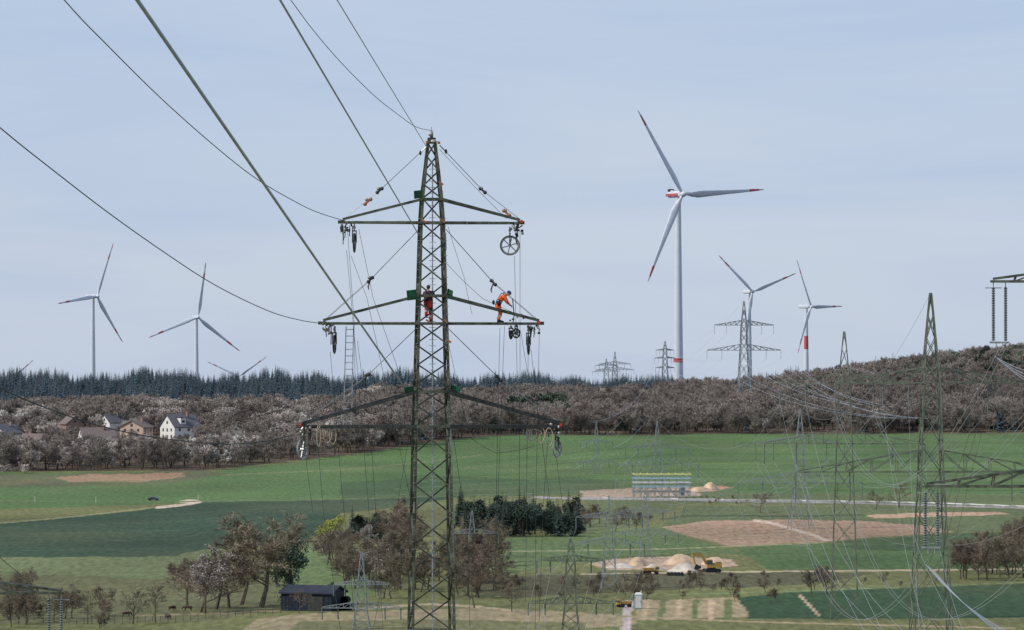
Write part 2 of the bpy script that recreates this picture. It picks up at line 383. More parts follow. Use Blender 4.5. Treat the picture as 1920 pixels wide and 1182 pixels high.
def scatter(name,coll_,pts):  # pts: x,y,z,rot,sx,sz,idx
    A=np.array(pts,float); n=len(A)
    me=bpy.data.meshes.new(name); me.vertices.add(n); me.vertices.foreach_set('co',A[:,:3].astype(np.float32).ravel())
    a=me.attributes.new('rot','FLOAT_VECTOR','POINT'); a.data.foreach_set('vector',np.stack([0*A[:,3],0*A[:,3],A[:,3]],1).astype(np.float32).ravel())
    a=me.attributes.new('scl','FLOAT_VECTOR','POINT'); a.data.foreach_set('vector',np.stack([A[:,4],A[:,4],A[:,5]],1).astype(np.float32).ravel())
    a=me.attributes.new('idx','INT','POINT'); a.data.foreach_set('value',A[:,6].astype(np.int32))
    o=bpy.data.objects.new(name,me); sc.collection.objects.link(o)
    ng=bpy.data.node_groups.new(name,'GeometryNodeTree')
    ng.interface.new_socket('Geometry',in_out='INPUT',socket_type='NodeSocketGeometry'); ng.interface.new_socket('Geometry',in_out='OUTPUT',socket_type='NodeSocketGeometry')
    N=ng.nodes; gi=N.new('NodeGroupInput'); gout=N.new('NodeGroupOutput'); ci=N.new('GeometryNodeCollectionInfo'); ip=N.new('GeometryNodeInstanceOnPoints')
    ci.inputs['Collection'].default_value=coll_; ci.inputs['Separate Children'].default_value=True; ci.inputs['Reset Children'].default_value=True
    def na(nm,t):
        k=N.new('GeometryNodeInputNamedAttribute'); k.data_type=t; k.inputs['Name'].default_value=nm; return k.outputs['Attribute']
    er=N.new('FunctionNodeEulerToRotation')
    ng.links.new(gi.outputs[0],ip.inputs['Points']); ng.links.new(ci.outputs[0],ip.inputs['Instance']); ip.inputs['Pick Instance'].default_value=True
    ng.links.new(na('idx','INT'),ip.inputs['Instance Index']); ng.links.new(na('rot','FLOAT_VECTOR'),er.inputs[0]); ng.links.new(er.outputs[0],ip.inputs['Rotation'])
    ng.links.new(na('scl','FLOAT_VECTOR'),ip.inputs['Scale']); ng.links.new(ip.outputs[0],gout.inputs[0])
    md=o.modifiers.new('scatter','NODES'); md.node_group=ng
    return o
R_=random.Random(11)
sites=[]
def site(px,d,r): sites.append(((px-960)/F*d,d,r))
HOUSES=[(334,1800,15),(258,1790,15),(182,1765,14),(134,1850,12),(12,1790,12),(62,1745,10),(212,1860,9)]
for h in HOUSES: site(*h)
dec=[];con=[]
tries=0
while len(dec)<7800 and tries<60000:
    tries+=1
    y=math.sqrt(R_.uniform(1500**2,3050**2)); u=R_.uniform(-220,2140); x=(u-960)/F*y
    e=float(edge(u))+R_.uniform(0,10)
    if y<e: continue
    if u<660:
        concut=2170+60*math.sin(u/90)-(80 if 560<u<640 else 0)
        if y>concut: continue
    else:
        if y>2620+60*math.sin(u/50) and u<1640: continue
        if 1080<u<1310 and 2280<y<2360: continue
    low=(u<620 and y<1860)
    if low and any((x-a)**2+(y-b_)**2<r*r for a,b_,r in sites): continue
    if low:
        blocked=any(abs(x-a*(y/b_))<r*0.75 and b_-110<y<b_ for a,b_,r in sites)
        s=R_.uniform(.2,.42) if blocked else R_.uniform(.5,1.0)
    else: s=R_.uniform(.65,1.25)
    clump=math.sin(x/23+1.3)*math.sin(y/61)+.3*math.sin(x/9)
    if u<720: k=R_.choice([5,6,5,6,3,6]) if clump>.2 else R_.choice([0,1,2,3,4,4,1,5])
    else: k=R_.choice([0,1,2,3,4]) if (R_.random()<.97 or clump<0) else 5
    if u>700 and R_.random()<.06: con.append((x,y,H(x,y),R_.random()*6.28,s*.7,s*.72,R_.choice([0,1,4,4]))); continue
    dec.append((x,y,H(x,y),R_.random()*6.28,s*R_.uniform(.9,1.25),s,k))
for i in range(9000):
    y=math.sqrt(R_.uniform(2080**2,3350**2)); u=R_.uniform(-220,2140); x=(u-960)/F*y
    if u<680:
        if y<2170+60*math.sin(u/90)-(80 if 560<u<640 else 0): continue
    elif u<1640:
        if y<2620+60*math.sin(u/50): continue
    else:
        if R_.random()>.08: continue
    hm=1+.12*math.sin(u/37)+.08*math.sin(u/13)
    s=R_.uniform(.6,1.15)*hm*((.98-.25*(u-680)/620) if 680<=u<1300 else (.74 if u>=1300 else .95))
    con.append((x,y,H(x,y),R_.random()*6.28,s*1.1,s,R_.choice([0,1,2,3])))
for (ua,ub,d0,d1,n,s0,s1) in [(960,1060,2120,2300,44,1.0,1.4),(1840,1960,2350,2520,46,.9,1.25),(640,700,2150,2300,14,.8,1.1),(1660,1840,2400,2560,40,.75,1.1),(850,940,2250,2400,14,.7,1.0)]:
    for i in range(n):
        y=R_.uniform(d0,d1);u=R_.uniform(ua,ub);x=(u-960)/F*y; s=R_.uniform(s0,s1)
        con.append((x,y,H(x,y),R_.random()*6.28,s*1.1,s,4))
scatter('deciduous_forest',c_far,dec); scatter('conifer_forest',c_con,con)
def region(name,cl,items,seed=1):
    rg=random.Random(seed); pts=[]
    for (u0,u1,v0,v1,n,h0,h1,protoH,ks) in items:
        for i in range(n):
            p=G(rg.uniform(u0,u1),rg.uniform(v0,v1)); k=rg.choice(ks); s=rg.uniform(h0,h1)*p.y/F/protoH
            pts.append((p.x,p.y,p.z,rg.random()*6.28,s*rg.uniform(.9,1.3),s,k))
    scatter(name,cl,pts)
BR=[0,1,2,3]
region('conifer_grove',c_grove,[(870,1085,985,1008,56,55,84,14,[0,1,2,3,4]),(858,872,975,990,3,70,80,14,[0,1]),(655,735,1005,1022,14,42,62,12,[3,4,3,0])],2)
region('bare_woodland',c_near,[(735,775,985,1060,14,45,75,10,BR),(640,940,1075,1125,38,50,85,10,BR),(600,780,1020,1060,20,40,66,10,BR+[4]),(840,940,1040,1100,16,50,90,10,BR),(1085,1200,975,1000,10,25,45,10,BR)],3)
region('shrub_row',c_near,[(880,1240,1098,1128,40,16,32,9,BR),(1240,1460,1088,1130,20,14,30,9,BR),(1300,1450,940,948,8,8,16,9,BR),(1600,1700,1085,1110,4,10,18,9,BR),(1180,1300,975,980,5,6,12,9,BR),(0,200,1150,1182,20,26,66,10,BR),(-60,90,1100,1180,14,40,80,10,BR)],4)
region('bare_thicket',c_near,[(1800,1990,1068,1090,28,45,85,10,BR),(1880,2000,1040,1075,16,55,95,10,BR),(1520,1580,1085,1118,4,40,55,10,BR)],5)
region('field_hedge',c_near,[(320,420,1082,1105,16,30,50,9,BR),(-10,50,886,890,8,14,22,9,[4])],6)
protos={}
def tree(name,px,py,hpx,key,wid=1.0,rot=0):
    if key not in protos:
        k,sd=key
        mb={'oak':lambda:bare(sd,14,True,M['twig'],nl=4,spread=1.3,tw=.045),'bare':lambda:bare(sd,10,True,M['twig'],nl=3,spread=1.0,tw=.04),
            'blos':lambda:bare(sd,9,True,M['twig'],nl=3,flower=M['blossom'],spread=1.3,tw=.04),'willow':lambda:leafy(sd,8,M['willow'],n=1800,sz=.2,shape=(.4,.4,.4)),
            'ever':lambda:leafy(sd,12,M['pine'],n=2600,sz=.3,lumps=16,shape=(.36,.36,.6)),'bush':lambda:leafy(sd,2,M['pine'],n=500,sz=.1,zc=.5,shape=(.5,.5,.4))}[k]()
        o=mb.obj('proto',link=False); zs=[v.co.z for v in o.data.vertices]; protos[key]=(o.data,max(zs)); bpy.data.objects.remove(o)
    me,hh=protos[key]; p=G(px,py); s=hpx*p.y/F/hh
    me.name=name
    o=bpy.data.objects.new(name,me); sc.collection.objects.link(o); o.location=p; o.scale=(s*wid,s*wid,s); o.rotation_euler=(0,0,rot)
tree('oak_tree',490,1140,184,('oak',1),1.5)
tree('oak_tree',452,1136,160,('oak',2),1.3,1)
tree('evergreen_tree',546,1138,138,('ever',3),1.0)
tree('budding_tree',385,1152,112,('blos',4),1.2)
tree('budding_tree',430,1140,122,('blos',4),1.2,2)
tree('bare_tree',352,1142,96,('bare',7),1.5,2)
tree('bare_tree',405,1145,112,('bare',8),1.5,4)
tree('bare_tree',376,1148,100,('bare',6),1.5,1)
tree('bare_tree',250,1172,78,('bare',6),1.0)
tree('bare_tree',292,1168,76,('bare',7),1.0,2)
tree('bare_tree',165,1172,70,('bare',6),.8,3)
tree('bare_tree',115,1172,62,('bare',7),.9,4)
tree('bare_tree',560,1150,50,('bare',8),.9,4)
tree('willow_tree',622,1030,64,('willow',9),1.2)
tree('budding_tree',700,1100,72,('blos',5),1.2,5)
tree('budding_tree',735,1085,68,('blos',4),1.2,1)
tree('bare_tree',1425,962,42,('bare',8),1.6)
tree('bare_tree',1642,955,40,('bare',6),1.2,2)
tree('bare_tree',1685,952,50,('bare',7),1.4,3)
tree('bare_tree',1550,1118,60,('bare',8),1.0,3)
tree('bare_tree',960,1150,60,('bare',7),1.1,1)
tree('bare_tree',890,1140,85,('bare',8),.9,1)
tree('evergreen_bush',195,1176,20,('bush',11),1.2)
tree('evergreen_bush',622,1120,28,('bush',11),.8,2)

# ---------------- lattice towers
def cat(mb,p,q,sag,r,m,n=18,nn=3):
    p=Vector(p);q=Vector(q); pts=[]
    for i in range(n+1):
        t=i/n; a=p.lerp(q,t); a.z-=sag*4*t*(1-t); pts.append(a)
    mb.tube(pts,r,m,nn)
def lattice(mb,T,levels,pan,leg,brc,m,ang=False,xb=False,m2=None):
    bm=mb.angle if ang else mb.beam; m2=m2 or m
    cs=[(-1,-1),(1,-1),(1,1),(-1,1)]
    for (z0,w0),(z1,w1),n in zip(levels[:-1],levels[1:],pan):
        for c in cs: bm(T(c[0]*w0,c[1]*w0,z0),T(c[0]*w1,c[1]*w1,z1),leg,m)
        for i in range(n):
            a=i/n;b=(i+1)/n; za=z0+(z1-z0)*a; zb=z0+(z1-z0)*b; wa=w0+(w1-w0)*a; wb=w0+(w1-w0)*b
            for f in range(4):
                c=cs[f];e=cs[(f+1)%4]
                k=(i+f)%2
                if xb or k: bm(T(c[0]*wa,c[1]*wa,za),T(e[0]*wb,e[1]*wb,zb),brc,m2)
                if xb or not k: bm(T(e[0]*wa,e[1]*wa,za),T(c[0]*wb,c[1]*wb,zb),brc,m)
        for f in range(4):
            c=cs[f];e=cs[(f+1)%4]; bm(T(c[0]*w1,c[1]*w1,z1),T(e[0]*w1,e[1]*w1,z1),brc,m)
def mkT(x,y,yaw):
    c,s=math.cos(yaw),math.sin(yaw)
    return lambda u,v,z: Vector((x+u*c-v*s,y+u*s+v*c,z))
def arm(mb,T,zl,half,zu,wl,wu,ch,br,m,n=4,web=True,ang=False,sides=(-1,1)):
    bm=mb.angle if ang else mb.beam
    for s in sides:
        lo=[(Vector((s*wl,v*wl,zl)),Vector((s*half,v*.07,zl))) for v in(-1,1)]
        up=[(Vector((s*wu,v*wu,zu)),Vector((s*half*.985,v*.07,zl+.16))) for v in(-1,1)]
        for a,b in lo+up: bm(T(*a),T(*b),ch,m)
        for i in range(n):
            t0=i/n;t1=(i+1)/n
            A=lo[i%2][0].lerp(lo[i%2][1],t0);B=lo[(i+1)%2][0].lerp(lo[(i+1)%2][1],t1); bm(T(*A),T(*B),br,m)
            C_=lo[0][0].lerp(lo[0][1],t1);D=lo[1][0].lerp(lo[1][1],t1); bm(T(*C_),T(*D),br,m)
            if web and i<n-1:
                for k in(0,1):
                    bm(T(*lo[k][0].lerp(lo[k][1],t1)),T(*up[k][0].lerp(up[k][1],t1)),br,m)
                    bm(T(*lo[k][0].lerp(lo[k][1],t1)),T(*up[k][0].lerp(up[k][1],t0)),br,m)
ends={}
def farTower(key,px,topy,d,arms,wtop,wbody,wbase,yaw=0.1,m='hazegrey',leg=.22,brc=.12,ins=3.0):
    x=(px-960)/F*d; T=mkT(x,d,yaw); mb=MB(); g=H(x,d)
    Z=lambda py:EYE+(HY-py)/F*d
    zt=Z(topy); la=Z(arms[-1][0]); ta=Z(arms[0][0])
    lv=[(g-.5,wbase),(la,wbody),(ta,wbody*.75),(zt,wtop)]
    lattice(mb,T,lv,[max(4,int((la-g)/(wbase*1.7))),max(2,int((ta-la)/(wbody*2))),max(3,int((zt-ta)/wbody/1.8))],leg,brc,M[m],xb=True)
    E=[(T(0,0,zt))]
    for (py,hpx) in arms:
        z=Z(py); hh=hpx*d/F
        arm(mb,T,z,hh,z+hh*.16,wbody*.85,wbody*.8,leg*.8,brc,M[m],n=5)
        for s in(-1,1):
            for fr in(1,.6):
                p=T(s*hh*fr,0,z); q=p-Vector((0,0,ins)); mb.tube([p,q],.09,M['insul'],4); E.append(q)
    ends[key]=E; mb.obj('lattice_pylon'); return T
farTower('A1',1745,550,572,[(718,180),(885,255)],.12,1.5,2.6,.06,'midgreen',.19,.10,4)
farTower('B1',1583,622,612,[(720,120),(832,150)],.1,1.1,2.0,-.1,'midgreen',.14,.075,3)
farTower('A2',1500,768,980,[(832,84),(905,118)],.1,1.2,2.6,.1,'hazegrey',.14,.07,4)
farTower('A3',1232,790,1330,[(840,60),(872,78)],.1,1.2,2.4,.1,'hazegrey',.14,.08,4)
farTower('D1',1395,565,2350,[(610,56),(657,70)],.2,2.0,4.0,.1,'hazegrey',.42,.22,5)
farTower('D2',1247,640,2900,[(657,17),(672,20),(690,18)],.2,1.6,3.0,.1,'hazegrey',.36,.2,3)
farTower('D3',1153,660,3100,[(683,30),(694,36)],.2,1.6,3.0,.1,'hazegrey',.3,.18,3)
farTower('D4',1137,673,3300,[(686,22),(697,26)],.2,1.5,3.0,.1,'hazegrey',.26,.16,3)
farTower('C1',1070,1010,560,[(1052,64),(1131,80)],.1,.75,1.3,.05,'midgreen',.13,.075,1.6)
farTower('C2',1142,930,700,[(970,62),(1020,66)],.1,.7,1.4,.05,'hazegrey',.09,.05,1.8)
farTower('C3',1210,915,820,[(960,55),(1002,62)],.1,.7,1.4,.05,'hazegrey',.09,.05,1.8)
farTower('C4',885,958,760,[(1000,50),(1042,58)],.1,.7,1.4,.05,'hazegrey',.09,.05,1.8)
farTower('C5',678,1035,590,[(1096,52),(1140,74)],.1,.7,1.3,-.05,'hazegrey',.10,.055,1.6)
farTower('C6',1118,790,1500,[(830,30),(868,40)],.1,1.0,2,.05,'hazegrey',.12,.07,2)
farTower('C7',992,925,1000,[(968,38),(1000,44)],.1,.7,1.4,.05,'hazegrey',.08,.05,2)
def insul(mb,p,L,n=22,r=.13):
    pts=[];rs=[]
    for i in range(n*2+1):
        pts.append(Vector(p)-Vector((0,0,L*i/(2*n)))); rs.append(r if i%2 else r*.45)
    mb.tube(pts,rs,M['insul'],7)
def sideTower(key,cx,d,arms,top,yaw,wbody=1.7,wbase=4.2,sides=(-1,1)):
    x=(cx-960)/F*d;T=mkT(x,d,yaw);mb=MB();g=H(x,d);Z=lambda py:EYE+(HY-py)/F*d
    lv=[(g-.5,wbase),(Z(arms[-1][0]),wbody),(Z(arms[0][0]),wbody*.75),(Z(top),.2)]
    lattice(mb,T,lv,[6,5,5],.2,.1,M['steel'],xb=True)
    E=[]
    for (py,hpx) in arms:
        z=Z(py);hh=hpx*d/F
        arm(mb,T,z,hh,z+hh*.13,wbody*.8,wbody*.8,.15,.08,M['steel'],n=6)
        for s in(-1,1):
            for fr in(1,.55):
                p=T(s*(hh*fr-.15),0,z)
                for o in(0,.75):
                    a=p+Vector((-s*o,0,-.35)); mb.tube([a+Vector((0,0,.35)),a],.03,M['galv'],4); insul(mb,a,3.3)
                q=p+Vector((-s*.37,0,-3.75)); mb.beam(q-Vector((.6,0,0)),q+Vector((.6,0,0)),.08,M['galv'],.12)
                mb.beam(p+Vector((-.5,0,-.4)),p+Vector((.5,0,-.4)),.06,M['galv'])
                for k in(-1,1):mb.tube([q+Vector((k*.2,0,0)),q+Vector((k*.2,0,-.35))],.03,M['galv'],4)
                E.append(q-Vector((0,0,.35)))
    ends[key]=E; mb.obj('lattice_pylon')
sideTower('R',2160,262,[(528,302),(912,430)],150,0.0)
sideTower('L',-190,262,[(1112,310)],900,0.0,wbody=1.2,wbase=1.8)
wb=MB()
def conn(a,b,idx,sag,r,mb,m,two=False):
    for i,j in idx:
        p=ends[a][i];q=ends[b][j]; cat(mb,p,q,sag,r,m)
        if two: cat(mb,p+Vector((.4,0,0)),q+Vector((.4,0,0)),sag,r,m)
allr=[(i,i) for i in range(1,9)]
conn('R','A1',[(0,1),(1,2),(4,5),(5,6),(6,7)],9,.018,wb,M['wirelt'],True)
conn('A1','A2',[(0,0)]+allr,8,.024,wb,M['wirelt'],False)
conn('A2','A3',[(0,0)]+allr,9,.024,wb,M['wirelt'])
conn('B1','A3',allr[:6],14,.024,wb,M['wirelt'])
conn('C1','C2',allr,2.5,.016,wb,M['wirelt']); conn('C2','C3',allr,2.5,.016,wb,M['wirelt']); conn('C3','A3',allr,5,.02,wb,M['wirelt'])
conn('D1','D2',[(0,0)]+[(i,i) for i in range(1,9)],9,.05,wb,M['wiregr']); conn('D2','D3',[(0,0)]+[(i,i) for i in range(1,9)],6,.05,wb,M['wiregr'])
conn('C6','D2',[(0,0),(1,1),(3,3),(5,5),(7,7)],12,.04,wb,M['wiregr'])
for e,(px,py,d) in zip(ends['D1'][:9],[(1640,700,1500)]*1+[(1600+20*i,760+(i//4)*25,1400) for i in range(8)]): cat(wb,e,W(px,py,d),7,.04,M['wiregr'])
for i in range(1,9):
    cat(wb,ends['B1'][i],W(1640+30*i,1260+20*(i//5),300),4,.013,M['wirelt'])
    cat(wb,ends['C1'][i],W(960+ (i-4)*30,1420,260),3,.012,M['wirelt'])
for i in range(5): cat(wb,W(1735+4*i,1058+3*i,262),W(2100+14*i,1235+16*i,150),1.3,.014,M['wirelt'])
for i in range(4): cat(wb,W(1864+5*i,668+4*i,262),W(2100,690+22*i,170),.7,.014,M['wirelt'])
for i in range(3): cat(wb,W(1866+6*i,680,262),W(1700+24*i,1230,420),-1.5,.016,M['wire'])
wb.obj('overhead_lines')

# ---------------- main pylon
D0=210.0; S=F/D0; YAW=math.radians(7)
TX=(809-960)/F*D0; T=mkT(TX,D0,YAW); Z=lambda py:EYE+(HY-py)/S
st=M['steel']
root=empty('transmission_tower'); 
mb=MB()
g0=H(TX,D0)
hw=lambda px:px/S/2*.93
lv=[(g0-.5,2.0),(Z(1182),hw(84)),(Z(800),hw(68)),(Z(607),hw(56)),(Z(418),hw(45)),(Z(374),hw(39)),(Z(268),hw(14))]
lattice(mb,T,lv,[8,7,5,5,1,4],.14,.075,st,ang=True)
mb.obj('tower_body',root)
mb=MB()
ARMS=[(418,169,374,45,39,.12),(607,206,555,56,52,.13),(800,246,735,68,64,.17)]
tips=[]
for (pl,hp,pu,wl,wu,chd) in ARMS:
    arm(mb,T,Z(pl),hp/S,Z(pu),hw(wl),hw(wu),chd,.06,M['steeldk'] if pl==800 else st,n=5,web=False,ang=False)
    w=hw(wu); 
    for a,b in [((-w,-w),(w,-w)),((w,-w),(w,w)),((w,w),(-w,w)),((-w,w),(-w,-w))]:
        mb.beam(T(*a,Z(pu)),T(*b,Z(pu)),.12,st)
        w2=hw(wl); a2=[k/w*w2*1.02 for k in a]; b2=[k/w*w2*1.02 for k in b]; mb.beam(T(*a2,Z(pl)),T(*b2,Z(pl)),.12,st)
    for s in(-1,1):
        tp=T(s*hp/S,0,Z(pl)); tips.append(tp)
        mb.beam(tp+Vector((-.18,0,.02)),tp+Vector((.18,0,.02)),.2,st,.16)
        mb.beam(tp+Vector((-s*.3,-.2,.0)),tp+Vector((-s*.3,.2,.0)),.1,st)
        for f in(.35,.6,.82):
            c=T(s*hp/S*f,-hw(wl)*(1-f)-.1,Z(pl)); mb.box(c,(.42,.03,.13),M['midgreen'],Matrix.Rotation(YAW,3,'Z'))
mb.obj('cross_arms',root)
mb=MB()
mb.beam(T(0,0,Z(268)),T(0,0,Z(247)),.16,st); mb.beam(T(-.2,0,Z(262)),T(.2,0,Z(262)),.14,st,.2); mb.tube([T(0,0,Z(250)),T(0,0,Z(238))],.02,M['galv'])
mb.ell(T(-.05,-.1,Z(252)),(.14,.1,.1),M['galv']); mb.ell(T(.1,-.1,Z(266)),(.16,.1,.12),M['chain'])
for px,py in[(800,267),(822,268)]: mb.box(T((px-809)/S,-.2,Z(py)),(.14,.1,.12),M['tackle'])
mb.obj('earth_wire_peak',root)
mb=MB()
for px,py,w,h,rz in[(781,366,17,15,.5),(769,554,18,19,.1),(841,551,16,15,-.9),(764,733,18,16,.3),(851,731,20,14,-.3)]:
    R=Euler((0.15,-.12 if px<809 else .3,rz)).to_matrix(); c=T((px-809)/S,-hw(50)-.1,Z(py))
    mb.box(c,(w/S,.03,h/S),M['gplate'],R); mb.box(c+Vector((0,.05,0)),(w/S*.3,.1,.06),st,R)
    mb.beam(c,T((px-809)/S*.6,-hw(45),Z(py)),.05,st)
mb.obj('warning_plates',root)
mb=MB()
for px,py in[(792,416),(827,415),(800,603),(833,603),(795,798),(824,345),(839,640)]:
    c=T((px-809)/S,-hw(60)-.02,Z(py)); R=Euler((0,.6,0)).to_matrix(); mb.box(c,(.26,.08,.09),M['tackle'],R)
for k in range(70):
    z=Z(1182)-1+k*.36
    if z>Z(400):break
    t=(z-Z(1182))/(Z(418)-Z(1182)); w=hw(84)+(hw(45)-hw(84))*t
    mb.beam(T(-w-.0,-w,z),T(-w-.16,-w-.03,z),.025,M['galv'])
    mb.beam(T(w,-w,z),T(w+.13,-w-.03,z),.025,M['galv'])
for px,y0,y1,s in[(846,800,890,1),(841,610,660,1),(848,960,1050,1),(838,440,470,1),(770,940,960,-1)]:
    def wz(y): 
        t=(Z(y)-Z(1182))/(Z(418)-Z(1182)); return hw(84)+(hw(45)-hw(84))*t+.075
    mb.beam(T(s*wz(y0),-wz(y0)+.03,Z(y0)),T(s*wz(y1),-wz(y1)+.03,Z(y1)),.05,M['galv'])  # bright strips stand in for sunlit stretches of the leg edges
mb.beam(T(.05,0,Z(1182)-2),T(.05,0,Z(300)),.06,M['galv'])
for k in range(80):
    z=Z(1182)-1+k*.3
    if z<Z(310): mb.beam(T(-.12,0,z),T(.22,0,z),.025,M['galv'])
mb.obj('fittings_rail_and_leg_glints',root)

def PP(px,py,v=0.0): return T((px-809)/S/math.cos(YAW)*1.0,v,Z(py))
mb=MB()
def chain(p,q):
    p=Vector(p);q=Vector(q);n=int((q-p).length/.12); d=(q-p).normalized(); u=d.orthogonal().normalized();w=d.cross(u)
    for i in range(n):
        a=p.lerp(q,i/n);b=p.lerp(q,(i+1.15)/n); k=u if i%2 else w
        for s in(-1,1): mb.beam(a+k*.03*s,b+k*.03*s,.022,M['chain'])
def tackle(c,m,L=.5,ang=0.7):
    R=Euler((0,ang,0)).to_matrix(); c=Vector(c); mb.box(c,(L,.12,.1),m,R)
    for s in(-1,1): mb.ell(c+R@Vector((s*L*.42,0,0)),(.1,.1,.1),M['steeldk'] if m!=M['tackle'] else m,nu=8,nv=5)
    mb.ell(c+Vector((-.06,0,.1)),(.09,.09,.09),M['chain'],nu=8,nv=5)
for a,h,b,tk,s in[((800,275),(712,358),(646,410),(690,379),-1),((824,272),(905,357),(974,410),(950,399),1)]:
    A,Hh,B=PP(*a),PP(*h),PP(*b); mb.tube([A,A.lerp(Hh,.15)],.03,M['chain'],4); mb.tube([A,Hh],.016,M['wire'],4); tackle(Hh,M['steeldk'],.35,s*.7)
    tackle(PP(*tk),M['tackle'],.42,s*.7); mb.tube([Hh,B],.014,M['chain'],4); mb.ell(PP(a[0]+s*12,a[1]+12),(.07,.07,.12),M['steeldk'],nu=7,nv=5)
for a,h,b,s in[((786,430),(695,525),(608,603),-1),((836,430),(925,530),(1010,602),1),((782,615),(688,706),(568,793),-1),((842,618),(936,710),(1050,793),1)]:
    A,Hh,B=PP(*a),PP(*h),PP(*b); mb.tube([A,Hh],.017,M['wire'],4); tackle(Hh,M['steeldk'],.32,s*.8); chain(Hh,B)
    mb.tube([Hh,Hh+Vector((-.12,0,-.35)),Hh+Vector((-.08,0,-.5))],[.03,.04,.02],M['steeldk'],5)
for pts in[[(824,280),(950,410)],[(838,495),(905,560),(1000,600)],[(840,640),(880,820),(930,850),(1000,838)],[(840,425),(870,520),(885,590)]]:
    for p,q in zip(pts[:-1],pts[1:]): cat(mb,PP(*p),PP(*q),.05,.012,M['wire'],6)
mb.obj('guy_chains',root)

def wheel(c,R,yaw,tilt=0,mt='steeldk',hang=.35):
    c=Vector(c); mb=MB(); Rm=Euler((0,tilt,yaw)).to_matrix()
    n=28
    for rr,dr,wd in[(R,.038,.06),(R*.87,.016,.045)]:
        pts=[c+Rm@Vector((math.cos(t)*rr,0,math.sin(t)*rr)) for t in[2*math.pi*i/n for i in range(n+1)]]
        mb.tube(pts,dr,M[mt],6,cap=False)
    for i in range(6):
        t=i*math.pi/3+.3; mb.beam(c,c+Rm@Vector((math.cos(t)*R*.95,0,math.sin(t)*R*.95)),.045,M[mt])
    mb.tube([c+Rm@Vector((0,-.09,0)),c+Rm@Vector((0,.09,0))],.08,M['chain'],8)
    for s in(-1,1):
        a=c+Rm@Vector((0,s*.1,0)); b=c+Rm@Vector((0,s*.09,R+.12)); mb.beam(a,b,.05,M['steeldk'])
    top=c+Rm@Vector((0,0,R+.12)); mb.beam(top-Rm@Vector((0,.12,0)),top+Rm@Vector((0,.12,0)),.06,M['steeldk'])
    mb.tube([top,top+Vector((0,0,hang))],.035,M['chain'],5)
    mb.ell(top+Vector((0,0,hang*.5)),(.07,.07,.1),M['galv'],nu=8,nv=5)
    mb.obj('stringing_block',root,smooth=False)
wheel(PP(956,460),.46,math.radians(5),0,'midgreen')
wheel(PP(665,456),.46,math.radians(86),0)
wheel(PP(628,646),.44,math.radians(84),0)
wheel(PP(991,647),.46,math.radians(84),0)
wheel(PP(569,842),.50,math.radians(62),.1,'galv',.2)
wheel(PP(1045,842),.42,math.radians(60),0,'chain',.2)
wheel(PP(968,625),.22,math.radians(40),0,'steeldk',.1)
wheel(PP(958,628),.20,math.radians(70),0,'steeldk',.1)
mb=MB(); rg=random.Random(5)
for (px,py) in[(652,424),(968,424),(618,612),(1002,612),(575,802),(1040,802)]:
    for k in range(16):
        c=PP(px+rg.uniform(-12,12),py+rg.uniform(-6,14),rg.uniform(-.25,.15)); m=M[rg.choice(['chain','steeldk','steeldk','chain','galv','tackle' if k==3 else 'chain'])]
        R=Euler((rg.random()*3,rg.random()*3,rg.random()*3)).to_matrix()
        if k%3: mb.box(c,(rg.uniform(.06,.22),.05,.07),m,R)
        else: mb.ell(c,(.08,.08,.08),m,nu=7,nv=5)
    for k in range(5):
        x=px+rg.uniform(-12,12); mb.tube([PP(x,py),PP(x+rg.uniform(-2,2),py+rg.uniform(14,36))],.022,M['steeldk'],4)
for px,py in[(564,797),(1051,797),(977,415),(1010,605)]: mb.box(PP(px,py,-.15),(.12,.1,.16),M['redcloth'])
mb.obj('insulator_hardware',root)
mb=MB()
def loop(px,py,w,h,m='rope'):
    pts=[]
    for i in range(17):
        t=i/16; pts.append(PP(px+w*math.sin(t*2*math.pi)*.5*(1-.2*t),py+h*(1-math.cos(t*2*math.pi))/2,-.25-.03*math.sin(9*t)))
    mb.tube(pts,.02,M[m],4)
for px,py,w,h in[(604,797,16,24),(614,796,18,34),(624,797,14,36),(598,797,8,40),(609,800,10,20),(985,803,14,22),(996,801,20,26),(1012,801,18,30),(1028,803,16,34),(1000,806,30,14)]: loop(px,py,w,h)
loop(990,802,10,24,'wiregr')
mb.obj('rope_coils',root)
mb=MB()
for pts in[[(652,432),(664,600),(668,800)],[(673,430),(700,560),(770,760),(790,830)],[(651,470),(672,700),(706,1120)],[(976,430),(976,700),(974,1000)],[(963,480),(968,700)],[(937,615),(933,780),(929,1010)],[(946,612),(938,820),(928,1090)],[(990,660),(988,820),(985,1130)],[(1010,620),(1004,900),(1002,1180)],[(996,655),(1010,780),(1040,1000)],
  [(620,660),(640,900),(668,1180)],[(598,835),(608,960),(640,1180)],[(575,860),(588,960)],[(660,480),(690,560),(770,930)],[(672,640),(700,860),(720,1180)],[(1042,860),(1055,960)],[(1028,830),(1020,950),(1012,1170)],[(566,812),(564,860)],[(975,620),(1003,780),(1000,800)],[(840,760),(875,1000),(880,1180)],[(775,770),(740,980),(700,1180)]]:
    v=rg.uniform(-.4,.4); mb.tube([PP(x,y,v) for x,y in pts],.010,M['wire'],4)
mb.tube([PP(961,560),PP(964,590),PP(962,606)],.025,M['steeldk'],4)
for i in range(12): mb.box(PP(961+rg.uniform(-9,22),592+rg.uniform(-2,10),rg.uniform(-.3,.1)),(.09,.07,.08),M[rg.choice(['steeldk','chain'])])
mb.obj('hanging_ropes',root)
mb=MB()
for x0,x1 in[(650,645),(664,660)]: mb.beam(PP(x0,612,.1),PP(x1,798,.1),.045,M['galv'])
for i in range(15):
    t=(i+.5)/15; mb.beam(PP(650-5*t,612+186*t,.1),PP(664-4*t,612+186*t,.1),.035,M['galv'])
lo=mb.obj('ladder',root)

